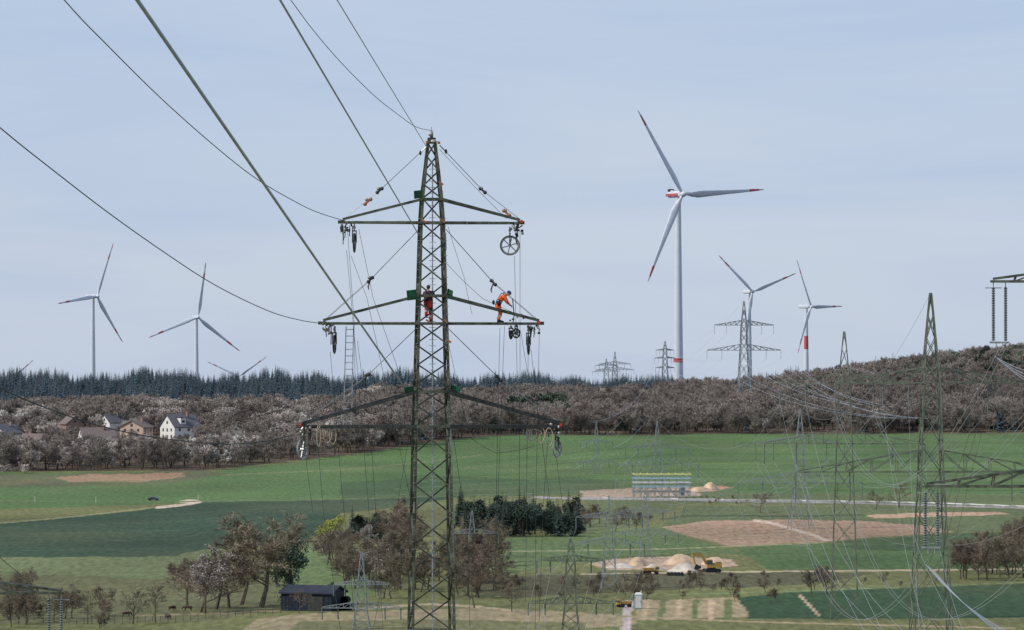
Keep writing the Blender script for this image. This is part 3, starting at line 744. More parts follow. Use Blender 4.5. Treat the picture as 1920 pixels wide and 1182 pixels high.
def pxcurve(name,pts,d0,d1,r0,m):
    n=len(pts);L=[0]
    for a,b in zip(pts[:-1],pts[1:]): L.append(L[-1]+math.hypot(a[0]-b[0],a[1]-b[1]))
    out=[]
    for i in range(n-1):
        p0=pts[max(i-1,0)];p1=pts[i];p2=pts[i+1];p3=pts[min(i+2,n-1)]
        for k in range(6):
            t=k/6
            q=[.5*(2*p1[c]+(p2[c]-p0[c])*t+(2*p0[c]-5*p1[c]+4*p2[c]-p3[c])*t*t+(3*p1[c]-p0[c]-3*p2[c]+p3[c])*t**3) for c in(0,1)]
            s=(L[i]+(L[i+1]-L[i])*t)/L[-1]; d=1/((1-s)/d0+s/d1); out.append(W(q[0],q[1],d))
    out.append(W(pts[-1][0],pts[-1][1],d1))
    mb=MB(); mb.tube(out,r0,M[m],6); return mb.obj(name,smooth=True)
pxcurve('overhead_cable',[(642,413),(600,400),(560,382),(480,335),(400,272),(300,183),(200,84),(120,0),(-40,-190),(-200,-400)],D0,95,.018,'wire')
pxcurve('overhead_cable',[(604,607),(560,600),(500,582),(400,533),(300,468),(200,397),(100,320),(0,240),(-200,70)],D0,105,.019,'wire')
pxcurve('overhead_cable',[(553,815),(500,827),(450,832),(400,832),(300,822),(200,802),(100,770),(0,728),(-200,630)],D0,120,.022,'black')
pxcurve('overhead_cable',[(811,245),(780,238),(745,214),(700,178),(640,118),(590,60),(545,0),(430,-160)],D0,110,.014,'wire')
for a,b,d1,r in[((757,725),(257,0),80,.040),((786,442),(525,0),95,.026),((800,276),(632,0),125,.017)]:
    A=W(a[0],a[1],D0);B=W(b[0],b[1],d1); B2=A+(B-A)*1.45
    mb=MB(); mb.tube([A,B2],r,M['wiregr'],8); mb.obj('stay_cable',smooth=True)
pxcurve('overhead_cable',[(60,1095),(30,1070),(0,1045),(-60,990)],255,200,.02,'wire')

# ---------------- people
def person(name,J,E,Rd,regions,origin,yaw,head,headdir,helm,hands,parent=None):
    names=list(J); 
    me=bpy.data.meshes.new(name); me.from_pydata([J[n] for n in names],[(names.index(a),names.index(b)) for a,b in E],[])
    o=bpy.data.objects.new('tmp',me); sc.collection.objects.link(o)
    md=o.modifiers.new('s','SKIN'); ss=o.modifiers.new('sub','SUBSURF'); ss.levels=2; ss.render_levels=2
    if not me.skin_vertices: 
        bpy.context.view_layer.objects.active=o; bpy.ops.mesh.customdata_skin_add()
    for i,n in enumerate(names):
        r=Rd[n]; me.skin_vertices[0].data[i].radius=(r,r) if not isinstance(r,tuple) else r
        me.skin_vertices[0].data[i].use_root=(n=='pelvis')
    dg=bpy.context.evaluated_depsgraph_get(); ev=o.evaluated_get(dg); m2=bpy.data.meshes.new_from_object(ev)
    mats=[];segs=[]
    for a,b,mt in regions:
        if M[mt] not in mats: mats.append(M[mt])
        segs.append((Vector(J[a] if isinstance(a,str) else a),Vector(J[b] if isinstance(b,str) else b),mats.index(M[mt])))
    m2.materials.clear()
    for m in mats: m2.materials.append(m)
    for p in m2.polygons:
        c=p.center;best=1e9
        for a,b,k in segs:
            ab=b-a;t=max(0,min(1,(c-a).dot(ab)/max(ab.length_squared,1e-9))); dd=(c-(a+ab*t)).length
            if dd<best: best=dd;bi=k
        p.material_index=bi; p.use_smooth=True
    m2.name='body'
    bpy.data.objects.remove(o)
    root_=empty(name); root_.location=origin; root_.rotation_euler=(0,0,yaw)
    if parent: root_.parent=parent
    body=bpy.data.objects.new('body',m2); sc.collection.objects.link(body); body.parent=root_
    if head:
        mb=MB(); hc=Vector(head); hd=Vector(headdir).normalized(); up=Vector((0,0,1)); 
        sd=hd.cross(up).normalized(); u2=sd.cross(hd).normalized(); R=Matrix((hd,-sd,u2)).transposed()
        mb.ell(hc,(.095,.075,.12),M['skin'],R,14,10,fn=lambda p:Vector((p.x,p.y*(1 if p.z>-.04 else .8),p.z)))
        mb.ell(hc+R@Vector((.1,0,-.015)),(.022,.014,.026),M['skin'],R,6,5)
        for s in(-1,1):
            mb.ell(hc+R@Vector((.086,s*.032,.012)),(.011,.014,.009),M['black'],R,6,4)
            mb.ell(hc+R@Vector((-.005,s*.078,-.01)),(.02,.01,.032),M['skin'],R,6,5)
        mb.box(hc+R@Vector((.09,0,-.06)),(.01,.045,.01),M['redcloth'],R)
        mb.ell(hc+R@Vector((-.02,0,.01)),(.092,.08,.11),M['black'],R,12,6,v1=.6)
        mb.ell(hc+R@Vector((0,0,.035)),(.125,.105,.11),helm,R,16,8,v1=.5)
        mb.ell(hc+R@Vector((.03,0,.035)),(.145,.105,.014),helm,R,16,4)
        mb.tube([hc+R@Vector((.03,.08,.03)),hc+R@Vector((.05,0,-.125)),hc+R@Vector((.03,-.08,.03))],.006,M['black'],4)
        mb.obj('head_and_helmet',root_,smooth=True)
    if hands:
        mb=MB()
        for (h,dirv,s) in hands:
            h=Vector(h);d=Vector(dirv).normalized(); sd=d.cross(Vector((0,0,1)) if abs(d.z)<.9 else Vector((1,0,0))).normalized(); nn=d.cross(sd)
            R=Matrix((d,sd,nn)).transposed()
            mb.ell(h+d*.04,(.055,.042,.02),M['black'],R,10,6)
            for k,(L,off) in enumerate([(.065,-.03),(.078,-.01),(.072,.01),(.055,.03)]):
                a=h+d*.08+sd*off; b=a+d*L*.45+nn*.008*s; c=b+d*L*.2+nn*.03*s; e=c+nn*.022*s-d*.012
                mb.tube([a-d*.02,a,b,c,e],[.010,.0095,.009,.008,.006],M['black'],6)
            a=h+d*.02-sd*.038; mb.tube([a,a-sd*.028+d*.02,a-sd*.025+d*.05+nn*.015*s],[.012,.011,.007],M['black'],6)
        mb.obj('hands',root_,smooth=True)
    return root_
ED=[('pelvis','spine'),('spine','chest'),('chest','neck'),('neck','headb'),
    ('pelvis','hipL'),('hipL','kneeL'),('kneeL','ankL'),('ankL','toeL'),('pelvis','hipR'),('hipR','kneeR'),('kneeR','ankR'),('ankR','toeR'),
    ('chest','shL'),('shL','elL'),('elL','haL'),('chest','shR'),('shR','elR'),('elR','haR')]
RD=dict(pelvis=.18,spine=.175,chest=.195,neck=.08,headb=.065,hipL=.14,hipR=.14,kneeL=.1,kneeR=.1,ankL=.085,ankR=.085,toeL=.05,toeR=.05,shL=.105,shR=.105,elL=.075,elR=.075,haL=.05,haR=.05)
J=dict(pelvis=(-.12,0,.86),spine=(-.04,0,1.05),chest=(.14,0,1.24),neck=(.3,0,1.34),headb=(.37,0,1.37),
  hipL=(-.1,.1,.8),hipR=(-.1,-.1,.8),kneeL=(.08,.2,.45),kneeR=(.02,-.2,.45),ankL=(-.05,.26,.1),ankR=(-.12,-.26,.1),toeL=(.12,.27,.05),toeR=(.05,-.28,.05),
  shL=(.2,.19,1.28),shR=(.2,-.19,1.28),elL=(.36,.2,1.0),elR=(.34,-.22,1.0),haL=(.54,.1,.86),haR=(.52,-.12,.82))
mid=lambda a,b,t:tuple(Vector(J[a]).lerp(Vector(J[b]),t))
RG=[('hipL',mid('hipL','kneeL',.4),'orange'),(mid('hipL','kneeL',.4),mid('hipL','kneeL',.6),'orange'),('kneeL',mid('kneeL','ankL',.3),'orange'),(mid('kneeL','ankL',.4),mid('kneeL','ankL',.52),'silver'),(mid('kneeL','ankL',.62),mid('kneeL','ankL',.85),'orange'),('ankL','toeL','black'),
 ('hipR',mid('hipR','kneeR',.5),'orange'),(mid('hipR','kneeR',.8),mid('kneeR','ankR',.3),'orange'),(mid('kneeR','ankR',.4),mid('kneeR','ankR',.52),'silver'),(mid('kneeR','ankR',.62),mid('kneeR','ankR',.85),'orange'),('ankR','toeR','black'),
 ('pelvis','spine','navy'),(mid('spine','chest',.35),'chest','orange'),('chest','neck','orange'),('neck','headb','skin'),
 ('shL','elL','orange'),('elL',mid('elL','haL',.4),'orange'),(mid('elL','haL',.5),mid('elL','haL',.6),'silver'),(mid('elL','haL',.7),'haL','orange'),
 ('shR','elR','orange'),('elR',mid('elR','haR',.4),'orange'),(mid('elR','haR',.5),mid('elR','haR',.6),'silver'),(mid('elR','haR',.7),'haR','orange')]
w1=person('lineman',J,ED,RD,RG,PP(937,606.2)+Vector((0,0,.05)),YAW,(.44,0,1.42),(.75,0,-.6),M['blue'],[((.54,.1,.86),(.7,-.1,-.5),1),((.52,-.12,.82),(.7,.1,-.5),1)])
mb=MB()
mb.tube([(-.16,0,1.06),(.02,-.21,1.2),(.22,-.15,1.44)],.022,M['black'],5); mb.tube([(-.1,.1,1.14),(.1,.17,1.42),(.26,.12,1.47)],.022,M['black'],5)
mb.ell((-.08,-.27,.92),(.1,.07,.14),M['navy']); mb.ell((-.31,0,.98),(.07,.12,.12),M['navy']); mb.tube([(-.2,-.1,.9),(-.1,-.25,.7),(.05,-.27,.5)],.02,M['black'],5)
for s in(-1,1): mb.ell((-.02+.1*(s>0),s*.27,.03),(.17,.055,.06),M['black'],nu=10,nv=6)
mb.tube([(-.14,-.17,1.1),(-.02,-.23,1.0),(.1,-.17,.98)],.016,M['silver'],5)
mb.obj('harness',w1,smooth=True)
J=dict(pelvis=(0,0,.9),spine=(.03,0,1.1),chest=(.06,0,1.33),neck=(.08,0,1.5),headb=(.1,0,1.56),
  hipL=(0,.1,.84),hipR=(0,-.1,.84),kneeL=(.3,.14,.72),kneeR=(.04,-.13,.45),ankL=(.22,.14,.32),ankR=(-.04,-.14,.09),toeL=(.38,.15,.28),toeR=(.12,-.15,.05),
  shL=(.06,.19,1.41),shR=(.06,-.19,1.41),elL=(.3,.25,1.3),elR=(.26,-.28,1.22),haL=(.46,.18,1.5),haR=(.45,-.18,1.36))
RG=[('hipL','kneeL','redcloth'),('kneeL',mid('kneeL','ankL',.4),'redcloth'),(mid('kneeL','ankL',.5),mid('kneeL','ankL',.6),'silver'),(mid('kneeL','ankL',.7),'ankL','redcloth'),('ankL','toeL','black'),
 ('hipR',mid('hipR','kneeR',.3),'redcloth'),(mid('hipR','kneeR',.5),'kneeR','navy'),('kneeR',mid('kneeR','ankR',.4),'redcloth'),(mid('kneeR','ankR',.5),mid('kneeR','ankR',.62),'silver'),(mid('kneeR','ankR',.7),'ankR','orange'),('ankR','toeR','black'),
 ('pelvis','spine','navy'),('spine','chest','navy'),('chest','neck','navy'),('neck','headb','skin'),('shL','elL','navy'),('elL','haL','navy'),('shR','elR','navy'),('elR','haR','navy')]
w2=person('lineman',J,ED,RD,RG,T(-.22,-.35,Z(605)+.04),YAW+math.radians(70),(.12,0,1.66),(.9,.1,.1),M['black'],[((.46,.18,1.5),(.5,0,.8),1),((.45,-.18,1.36),(.5,0,.8),1)])
mb=MB()
for s in(-1,1): mb.tube([(-.18,s*.1,.9),(-.19,s*.12,1.2),(-.04,s*.12,1.54),(.24,s*.1,1.3),(.2,s*.1,.95)],.014,M['redcloth'],5)
mb.tube([(.19*math.cos(a),.2*math.sin(a),.95) for a in[k*.63 for k in range(11)]],.025,M['redcloth'],5)
mb.ell((-.02,-.14,.02),(.17,.055,.06),M['black'],nu=10,nv=6)
mb.beam((-.3,-.14,-.05),(.4,-.14,-.05),.06,st); mb.beam((0.1,.15,.22),(.6,.15,.22),.06,st)
mb.obj('harness',w2,smooth=False)

# ---------------- wind turbines
def turbine(px,py,d,R,a,th,rb=2.9,rt=1.5,bands=((.7,.8),(.9,1.0)),ring=None,stripe=False):
    hub=W(px,py,d); a=math.radians(a); n=Vector((math.sin(a),-math.cos(a),0)); e=Vector((math.cos(a),math.sin(a),0)); up=Vector((0,0,1))
    rt_=empty('wind_turbine'); tc=hub-n*5.5; g=H(tc.x,tc.y); k=R/60
    mb=MB(); zt=hub.z-2*k; zs=[g-1]+[g+(zt-g)*i/12 for i in range(1,13)]
    if ring: zs=sorted(zs+[ring[0],ring[1]])
    for z0,z1 in zip(zs[:-1],zs[1:]):
        f=lambda z:rb+(rt-rb)*(z-g)/(zt-g); m=M['red'] if ring and ring[0]-.01<=z0<ring[1]-.01 else M['white']
        mb.tube([(tc.x,tc.y,z0),(tc.x,tc.y,z1)],[f(z0),f(z1)],m,24,cap=False)
    mb.obj('tower',rt_,smooth=True)
    mb=MB(); Rm=Matrix((n,-e,up)).transposed()
    sec=[(-11*k,1.2*k,1.4*k),(-10*k,1.9*k,1.9*k),(-4*k,2.1*k,2.1*k),(2.2*k,1.9*k,1.9*k),(3.2*k,1.4*k,1.4*k)]
    vs=[];fs=[];N=12
    for (x,ry,rz) in sec:
        for i in range(N):
            t=2*math.pi*i/N; c_,s_=math.cos(t),math.sin(t); q=lambda v:math.copysign(abs(v)**.55,v)
            vs.append(tc+Rm@Vector((x+1.2*k,q(c_)*ry,q(s_)*rz))+Vector((0,0,hub.z-tc.z)))
    for j in range(len(sec)-1):
        for i in range(N): a_=j*N+i;b_=j*N+(i+1)%N; fs.append((a_,b_,b_+N,a_+N))
    fs.append(tuple(range(N))[::-1]); fs.append(tuple(range(4*N,5*N)))
    mb.add(vs,fs,M['white'])
    nc_=Vector((tc.x,tc.y,hub.z))
    if stripe:
        mb.box(nc_+Rm@Vector((-4*k,0,-.3*k)),(12.6*k,4.5*k,1.5*k),M['red'],Rm)
        mb.box(nc_+Rm@Vector((-8*k,0,2.6*k)),(2.4*k,3*k,1.6*k),M['steeldk'],Rm); mb.tube([nc_+Rm@Vector((-9*k,0,2*k)),nc_+Rm@Vector((-9*k,0,5*k))],.2,M['white'])
    mb.box(nc_+Rm@Vector((-6*k,0,2.3*k)),(3*k,2*k,.6*k),M['white'],Rm)
    mb.obj('nacelle',rt_,smooth=False)
    mb=MB(); mb.ell(hub+n*.5*k,(2.6*k,1.9*k,1.9*k),M['white'],Rm,14,10)
    for b_ in range(3):
        t=math.radians(th+120*b_); dr=e*math.cos(t)+up*math.sin(t); ch=n.cross(dr).normalized()
        S_=[(.0,1.0,1.0),(.05,1.0,1.0),(.12,1.7,.8),(.2,2.3,.55),(.35,1.9,.4),(.5,1.5,.3),(.68,1.15,.22),(.7,1.1,.2),(.8,.9,.17),(.82,.87,.16),(.9,.66,.12),(.94,.55,.1),(.985,.35,.07),(1.0,.1,.04)]
        N=10;rings=[]
        for (f,c_,th_) in S_:
            tw=math.radians(22*(1-f)); cd=ch*math.cos(tw)+n*math.sin(tw); nd=dr.cross(cd)
            o=hub+dr*R*f+n*(f*f*1.5)-cd*c_*.25*k*(1 if f>.06 else 0)
            rings.append((f,[o+cd*math.cos(2*math.pi*i/N)*c_*k+nd*math.sin(2*math.pi*i/N)*th_*k for i in range(N)]))
        for (f0,r0),(f1,r1) in zip(rings[:-1],rings[1:]):
            fm=(f0+f1)/2; m=M['red'] if any(x<fm<y for x,y in bands) else M['white']
            mb.add(r0+r1,[(i,(i+1)%N,(i+1)%N+N,i+N) for i in range(N)],m)
    mb.obj('rotor_blades',rt_,smooth=True)
turbine(1280,364,2985,69,32,4,3.7,1.9,((.82,.94),),ring=(EYE+(HY-680)/F*2985,EYE+(HY-672)/F*2985),stripe=True)
turbine(182,556,4040,55,52,68,3.0,1.6)
turbine(371,595,4230,55,21,82,3.0,1.6)
turbine(1411,547,3700,48,32,20,3.2,1.6)
turbine(1521,575,3900,49,52,1,2.9,1.5,ring=(EYE+(HY-655)/F*3900,EYE+(HY-630)/F*3900))
turbine(447,706,5200,42,10,35); turbine(15,715,5200,40,10,40)

# ---------------- houses
def gable(mb,c,w,dp,h,rh,yaw,wall,roof,ov=.5):
    R=Matrix.Rotation(yaw,3,'Z'); c=Vector(c); P_=lambda x,y,z:c+R@Vector((x,y,z)); a,b=w/2,dp/2
    vs=[P_(-a,-b,-2),P_(a,-b,-2),P_(a,b,-2),P_(-a,b,-2),P_(-a,-b,h),P_(a,-b,h),P_(a,b,h),P_(-a,b,h),P_(0,-b,h+rh),P_(0,b,h+rh)]
    mb.add(vs,[(0,1,5,8,4),(2,3,7,9,6),(1,2,6,5),(3,0,4,7)],wall)
    rm=MB()
    for s in(-1,1):
        e0=Vector((s*(a+ov),0,h-ov*rh/a))
        t=Vector((0,0,.22))
        q=[P_(e0.x,-b-ov,e0.z+.05),P_(0,-b-ov,h+rh+.05),P_(0,b+ov,h+rh+.05),P_(e0.x,b+ov,e0.z+.05)]
        q2=[v+t for v in q]; rm.add(q+q2,[(0,1,2,3),(7,6,5,4),(0,4,5,1),(1,5,6,2),(2,6,7,3),(3,7,4,0)],roof)
    return rm,P_,R
def house(name,px,d,w,dp,h,rh,yaw,wall,roof,dz=0,dorm=False):
    x=(px-960)/F*d; c=Vector((x,d,H(x,d)+dz)); e=empty(name); wl=MB(); rm,P_,R=gable(wl,c,w,dp,h,rh,math.radians(yaw),wall,roof)
    wl.obj('walls',e); 
    rm.box(P_(w*.15,dp*.2,h+rh+.3),(.9,.9,1.8),M['brick'],R)
    if dorm:
        for s in(-1,1): rm.box(P_(s*w*.28,-dp*.12,h+rh*.45),(w*.3,2.6,rh*.55),wall,R); rm.box(P_(s*w*.3,-dp*.12,h+rh*.8),(w*.36,3.2,.2),roof,R); rm.box(P_(s*w*.44,-dp*.12,h+rh*.45),(.1,1.4,1.0),M['glass'],R)
    rm.obj('roof',e)
    wn=MB()
    for fl in range(int(max(1,h//2.6))):
        z=1.5+fl*2.7
        for k in(-.28,.0,.28):
            if not(k==0 and fl==0): wn.box(P_(w*k,-dp/2-.01,z),(1.0,.14,1.2),M['glass'],R); wn.box(P_(w*k,-dp/2-.03,z-.72),(1.2,.16,.12),M['post'],R)
        for k in(-.3,0.05,.3):
            for s in(-1,1): wn.box(P_(s*(w/2+.01),dp*k,z),(.14,1.0,1.2),M['glass'],R)
    wn.box(P_(0,-dp/2-.01,h+rh*.35),(1.1,.14,1.2),M['glass'],R); wn.obj('windows',e)
    dr=MB(); dr.box(P_(0,-dp/2-.01,1.0),(1.1,.16,2.1),M['roofbr'],R); dr.obj('door',e)
house('white_house',338,1800,11,13,5.6,4.8,-52,M['plaster_w'],M['roofdk'],.8,True)
house('tan_house',256,1790,11,9,5.4,2.6,-22,M['plaster_t'],M['roofbr'],1.0)
house('brown_roof_house',182,1765,9,14,3.6,3.4,-70,M['plaster_w'],M['roofbr'],.3)
house('brown_roof_house',134,1850,8,10,4.5,3.2,25,M['brick'],M['roofbr'],.5)
house('white_house',10,1790,9,10,4.4,3.6,-40,M['plaster_w'],M['roofdk'],0)
house('brown_roof_house',62,1745,7,9,3.0,3.2,65,M['plaster_w'],M['roofbr'],-.3)
house('brown_roof_house',212,1860,8,9,4.5,3.2,-50,M['plaster_w'],M['roofdk'],.5)
p=G(588,1144); e=empty('metal_shed'); wl=MB(); rm,P_,R=gable(wl,p,5.6,8.2,2.6,.9,math.radians(70),M['shed'],M['shedroof'],.3)
for k in range(16): wl.box(P_(-2.83,-4+k*.53,1.2),(.05,.06,2.4),M['shedroof'],R)
wl.box(P_(-2.86,-1.5,1.1),(.06,2.4,2.2),M['steeldk'],R)
wl.obj('walls',e); rm.obj('roof',e)
mb=MB(); rg=random.Random(3)
for i in range(9):
    for j in range(2 if i<8 else 1):
        q=G(612+i*5.6,1145); mb.tube([q+Vector((0,-.6,.55+j*1.0)),q+Vector((0,.6,.55+j*1.0))],.56,M['bale'],12)
        mb.tube([q+Vector((0,-2.0,.55)),q+Vector((0,-.75,.55))],.54,M['bale'],12)
mb.obj('wrapped_bale_stack')
# scaffold over the road
mb=MB(); p=G(1242,934)
for iy in range(3):
    for ix in range(9):
        x=p.x-8+ix*2; y=p.y+iy*6; g=H(x,y); mb.beam((x,y,g),(x,y,g+6.6),.12,M['hazegrey'])
    for z,m in((1.6,'hazegrey'),(3.0,'bluel'),(4.2,'post'),(5.4,'bluel'),(6.5,'yellowb')):
        mb.beam((p.x-8.3,p.y+iy*6-.1,p.z+z),(p.x+8.3,p.y+iy*6-.1,p.z+z),.2,M[m])
    for ix in range(8): mb.beam((p.x-8+ix*2,p.y+iy*6,p.z+(ix%2)*3),(p.x-6+ix*2,p.y+iy*6,p.z+3-(ix%2)*3),.1,M['hazegrey'])
for ix in range(9):
    for z in(3.2,6.7): mb.beam((p.x-8+ix*2,p.y,p.z+z),(p.x-8+ix*2,p.y+12,p.z+z),.14,M['yellowb' if z>5 else 'hazegrey'])
mb.obj('protection_scaffold')
mb=MB(); q=G(1279,930); mb.box(q+Vector((0,0,1.7)),(1.8,2.4,3.4),M['galv']); mb.box(q+Vector((0,-1.22,1.2)),(.8,.06,2.0),M['steeldk']); mb.box(q+Vector((0,0,3.45)),(2.0,2.6,.14),M['steeldk'])
mb.box(q+Vector((0,-1.23,2.8)),(.5,.06,.5),M['glass']); mb.obj('site_cabin')
def heap(px,py,w,h,m,sd=0,name='sand_heap'):
    rg=random.Random(sd); c=G(px,py); mb=MB(); k=c.y/F; w=w*k/2; h=h*k; n=24;vs=[];fs=[]
    pr=[(1.0,-.2),(.95,0),(.75,.3),(.5,.68),(.28,.92),(.1,1.0)]
    for f,z in pr:
        for i in range(n):
            t=2*math.pi*i/n; q=1+.12*math.sin(3*t+sd)+.07*math.sin(7*t+2*sd)+rg.uniform(-.04,.04); vs.append(c+Vector((math.cos(t)*w*f*q,math.sin(t)*w*f*q,h*z*(1+rg.uniform(-.06,.06)))))
    for j in range(5):
        for i in range(n): a=j*n+i;b=j*n+(i+1)%n; fs.append((a,b,b+n,a+n))
    fs.append(tuple(5*n+i for i in range(n))); mb.add(vs,fs,m); mb.obj(name,smooth=True)
heap(1195,1062,46,16,M['sand'],1); heap(1275,1058,76,18,M['sand'],2); heap(1340,1058,60,13,M['sand'],3); heap(1165,1066,60,8,M['gravel'],4,'gravel_heap'); heap(1285,1072,64,15,M['gravel'],5,'gravel_heap')
heap(1332,919,34,14,M['sand'],6); heap(1312,922,50,8,M['sand'],7); heap(1225,1068,44,10,M['gravel'],8,'gravel_heap')
def excavator(px,py,s=1.0,flip=1,yaw=0):
    p=G(px,py); e=empty('excavator'); mb=MB(); f=flip
    for y in(-1.2,1.2):
        for xx in(-1.6,-.8,0,.8,1.6): mb.tube([(xx,y-.25,.45),(xx,y+.25,.45)],.4,M['black'],12)
        mb.box((0,y,.86),(3.4,.5,.12),M['black']); mb.box((0,y,.06),(3.4,.5,.12),M['black'])
    mb.obj('tracks',e); mb=MB()
    mb.box((0,0,1.05),(1.6,1.6,.3),M['steeldk']); mb.box((-.5*f,0,1.75),(3.2,2.5,1.1),M['yellow'],taper=.94); mb.box((-1.7*f,0,1.8),(1.0,2.4,1.3),M['steeldk'],taper=.85)
    mb.obj('upper_body',e); mb=MB()
    mb.box((.75*f,-.75,2.3),(1.4,.95,1.6),M['yellow'],taper=.88); mb.box((.77*f,-.77,2.45),(1.42,.97,.9),M['glass'],taper=.92); mb.obj('cab',e); mb=MB()
    B=[(1.0*f,.3,1.8),(2.4*f,.3,4.2),(4.4*f,.3,4.4)]
    mb.beam(B[0],B[1],.45,M['yellow'],.55); mb.beam(B[1],B[2],.4,M['yellow'],.45); mb.beam((4.7*f,.3,4.7),(4.0*f,.3,1.9),.34,M['yellow'],.4)
    mb.tube([(.9*f,.3,2.2),(2.2*f,.3,3.6)],.1,M['galv']); mb.tube([(2.8*f,.3,4.9),(4.5*f,.3,5.0)],.09,M['galv'])
    mb.obj('boom',e); mb=MB()
    c=Vector((3.7*f,.3,1.3)); a=[(0,.65),(-.6*f,.3),(-.7*f,-.3),(-.2*f,-.65),(.4*f,-.5)]
    for (x0,z0),(x1,z1) in zip(a[:-1],a[1:]): mb.beam(c+Vector((x0,0,z0)),c+Vector((x1,0,z1)),1.1,M['steeldk'],.1)
    for s_ in(-.5,.5): mb.add([c+Vector((x,s_,z)) for x,z in a],[(0,1,2,3,4)],M['steeldk'])
    mb.obj('bucket',e); e.location=p; e.scale=(s,)*3; e.rotation_euler=(0,0,yaw)
excavator(1334,1074,.75,-1,.25)
def dumper(px,py,flip=1,yaw=0,s=.6):
    p=G(px,py); e=empty('dump_truck'); mb=MB()
    for x in(-1.6,-.5,1.6):
        for y in(-.9,.9): mb.tube([(x,y-.2,.5),(x,y+.2,.5)],.5,M['black'],14)
    mb.obj('wheels',e); mb=MB(); mb.box((0,0,.85),(4.4,1.1,.3),M['steeldk']); mb.box((1.7*flip,0,1.6),(1.2,1.9,1.4),M['yellow'],taper=.85); mb.box((1.85*flip,0,1.85),(1.1,1.92,.55),M['glass'],taper=.85)
    mb.box((-.7*flip,0,1.45),(2.8,2.1,.8),M['yellow'],taper=1.12); mb.obj('body',e); e.location=p; e.rotation_euler=(0,0,yaw); e.scale=(s,)*3
dumper(1220,1077,1,.1,.62); dumper(1170,1141,-1,.2,.5)
mb=MB(); q=G(1266,1079)
for i in range(5): mb.tube([q+Vector((-1.2+i*.6,-1.4,.3)),q+Vector((-1.2+i*.6,1.4,.3))],.28,M['black'],10)
mb.obj('pipe_stack')
p=G(1197,1143); mb=MB(); mb.box(p+Vector((0,0,1.1)),(1.1,1.1,2.1),M['toilet']); mb.box(p+Vector((0,-.56,1.05)),(.8,.04,1.85),M['post']); mb.box(p+Vector((0,0,2.28)),(1.2,1.2,.3),M['post'],taper=.6); mb.box(p+Vector((.3,-.6,1.1)),(.06,.06,.2),M['steeldk']); mb.tube([p+Vector((.4,.4,2.2)),p+Vector((.4,.4,2.7))],.06,M['post']); mb.obj('portable_toilet')
def car(px,py,name='parked_car',m='carp'):
    p=G(px,py); e=empty(name); mb=MB()
    prof=[(-2.1,.35),(-2.15,.8),(-1.9,1.0),(-1.3,1.05),(-.8,1.45),(.5,1.48),(1.1,1.02),(1.95,.85),(2.1,.6),(2.1,.35)]
    n=len(prof)
    vs=[]
    for y in(-.85,.85):
        for x,z in prof: vs.append((x,y*(.85 if z>1.1 else 1),z))
    mb.add(vs,[tuple(range(n))[::-1],tuple(range(n,2*n))]+[(i,(i+1)%n,(i+1)%n+n,i+n) for i in range(n)],M[m]); mb.obj('body',e)
    mb=MB(); 
    for s in(-1,1): mb.add([(-1.15,s*.865,1.08),(-.75,s*.76,1.38),(.45,s*.76,1.4),(.95,s*.865,1.06)],[(0,1,2,3)],M['glass'])
    mb.box((.86,0,1.24),(.05,1.2,.42),M['glass'],Euler((0,-.9,0)).to_matrix()); mb.obj('windows',e)
    mb=MB()
    for x in(-1.3,1.3):
        for y in(-.78,.78): mb.tube([(x,y-.1,.33),(x,y+.1,.33)],.33,M['black'],14)
    mb.obj('wheels',e); e.location=p; e.scale=(.75,)*3
car(288,939)
for px,py in[(66,941),(180,942),(372,938),(1132,937)]:
    p=G(px,py); mb=MB(); mb.tube([(0,0,-.2),(0,0,1.3),(0,0,1.5)],[.09,.08,.03],M['post'],6); mb.box((0,-.03,1.05),(.18,.18,.2),M['redcloth']); o=mb.obj('marker_post'); o.location=p
mb=MB()
pts=[(1090,939),(1300,941),(1600,945.5),(1760,949),(1920,955),(2200,964)]
for (a,b),(c,d) in zip(pts[:-1],pts[1:]):
    n=int(abs(c-a)/14)
    for i in range(n):
        p=G(a+(c-a)*i/n,b+(d-b)*i/n); q=G(a+(c-a)*(i+1)/n,b+(d-b)*(i+1)/n); mb.beam(p+Vector((0,0,.75)),q+Vector((0,0,.75)),.08,M['post'],.28); mb.beam(p,p+Vector((0,0,.8)),.12,M['galv'])
mb.obj('guard_rail')
mb=MB()
pts=[(130,1174),(330,1168),(470,1156),(540,1150)]
for (a,b),(c,d) in zip(pts[:-1],pts[1:]):
    n=int(abs(c-a)/14)
    for i in range(n):
        p=G(a+(c-a)*i/n,b+(d-b)*i/n); q=G(a+(c-a)*(i+1)/n,b+(d-b)*(i+1)/n); mb.beam(p,p+Vector((0,0,1.0)),.07,M['bark'])
        for z in(.5,.95): mb.beam(p+Vector((0,0,z)),q+Vector((0,0,z)),.012,M['galv'])
mb.obj('wire_fence')
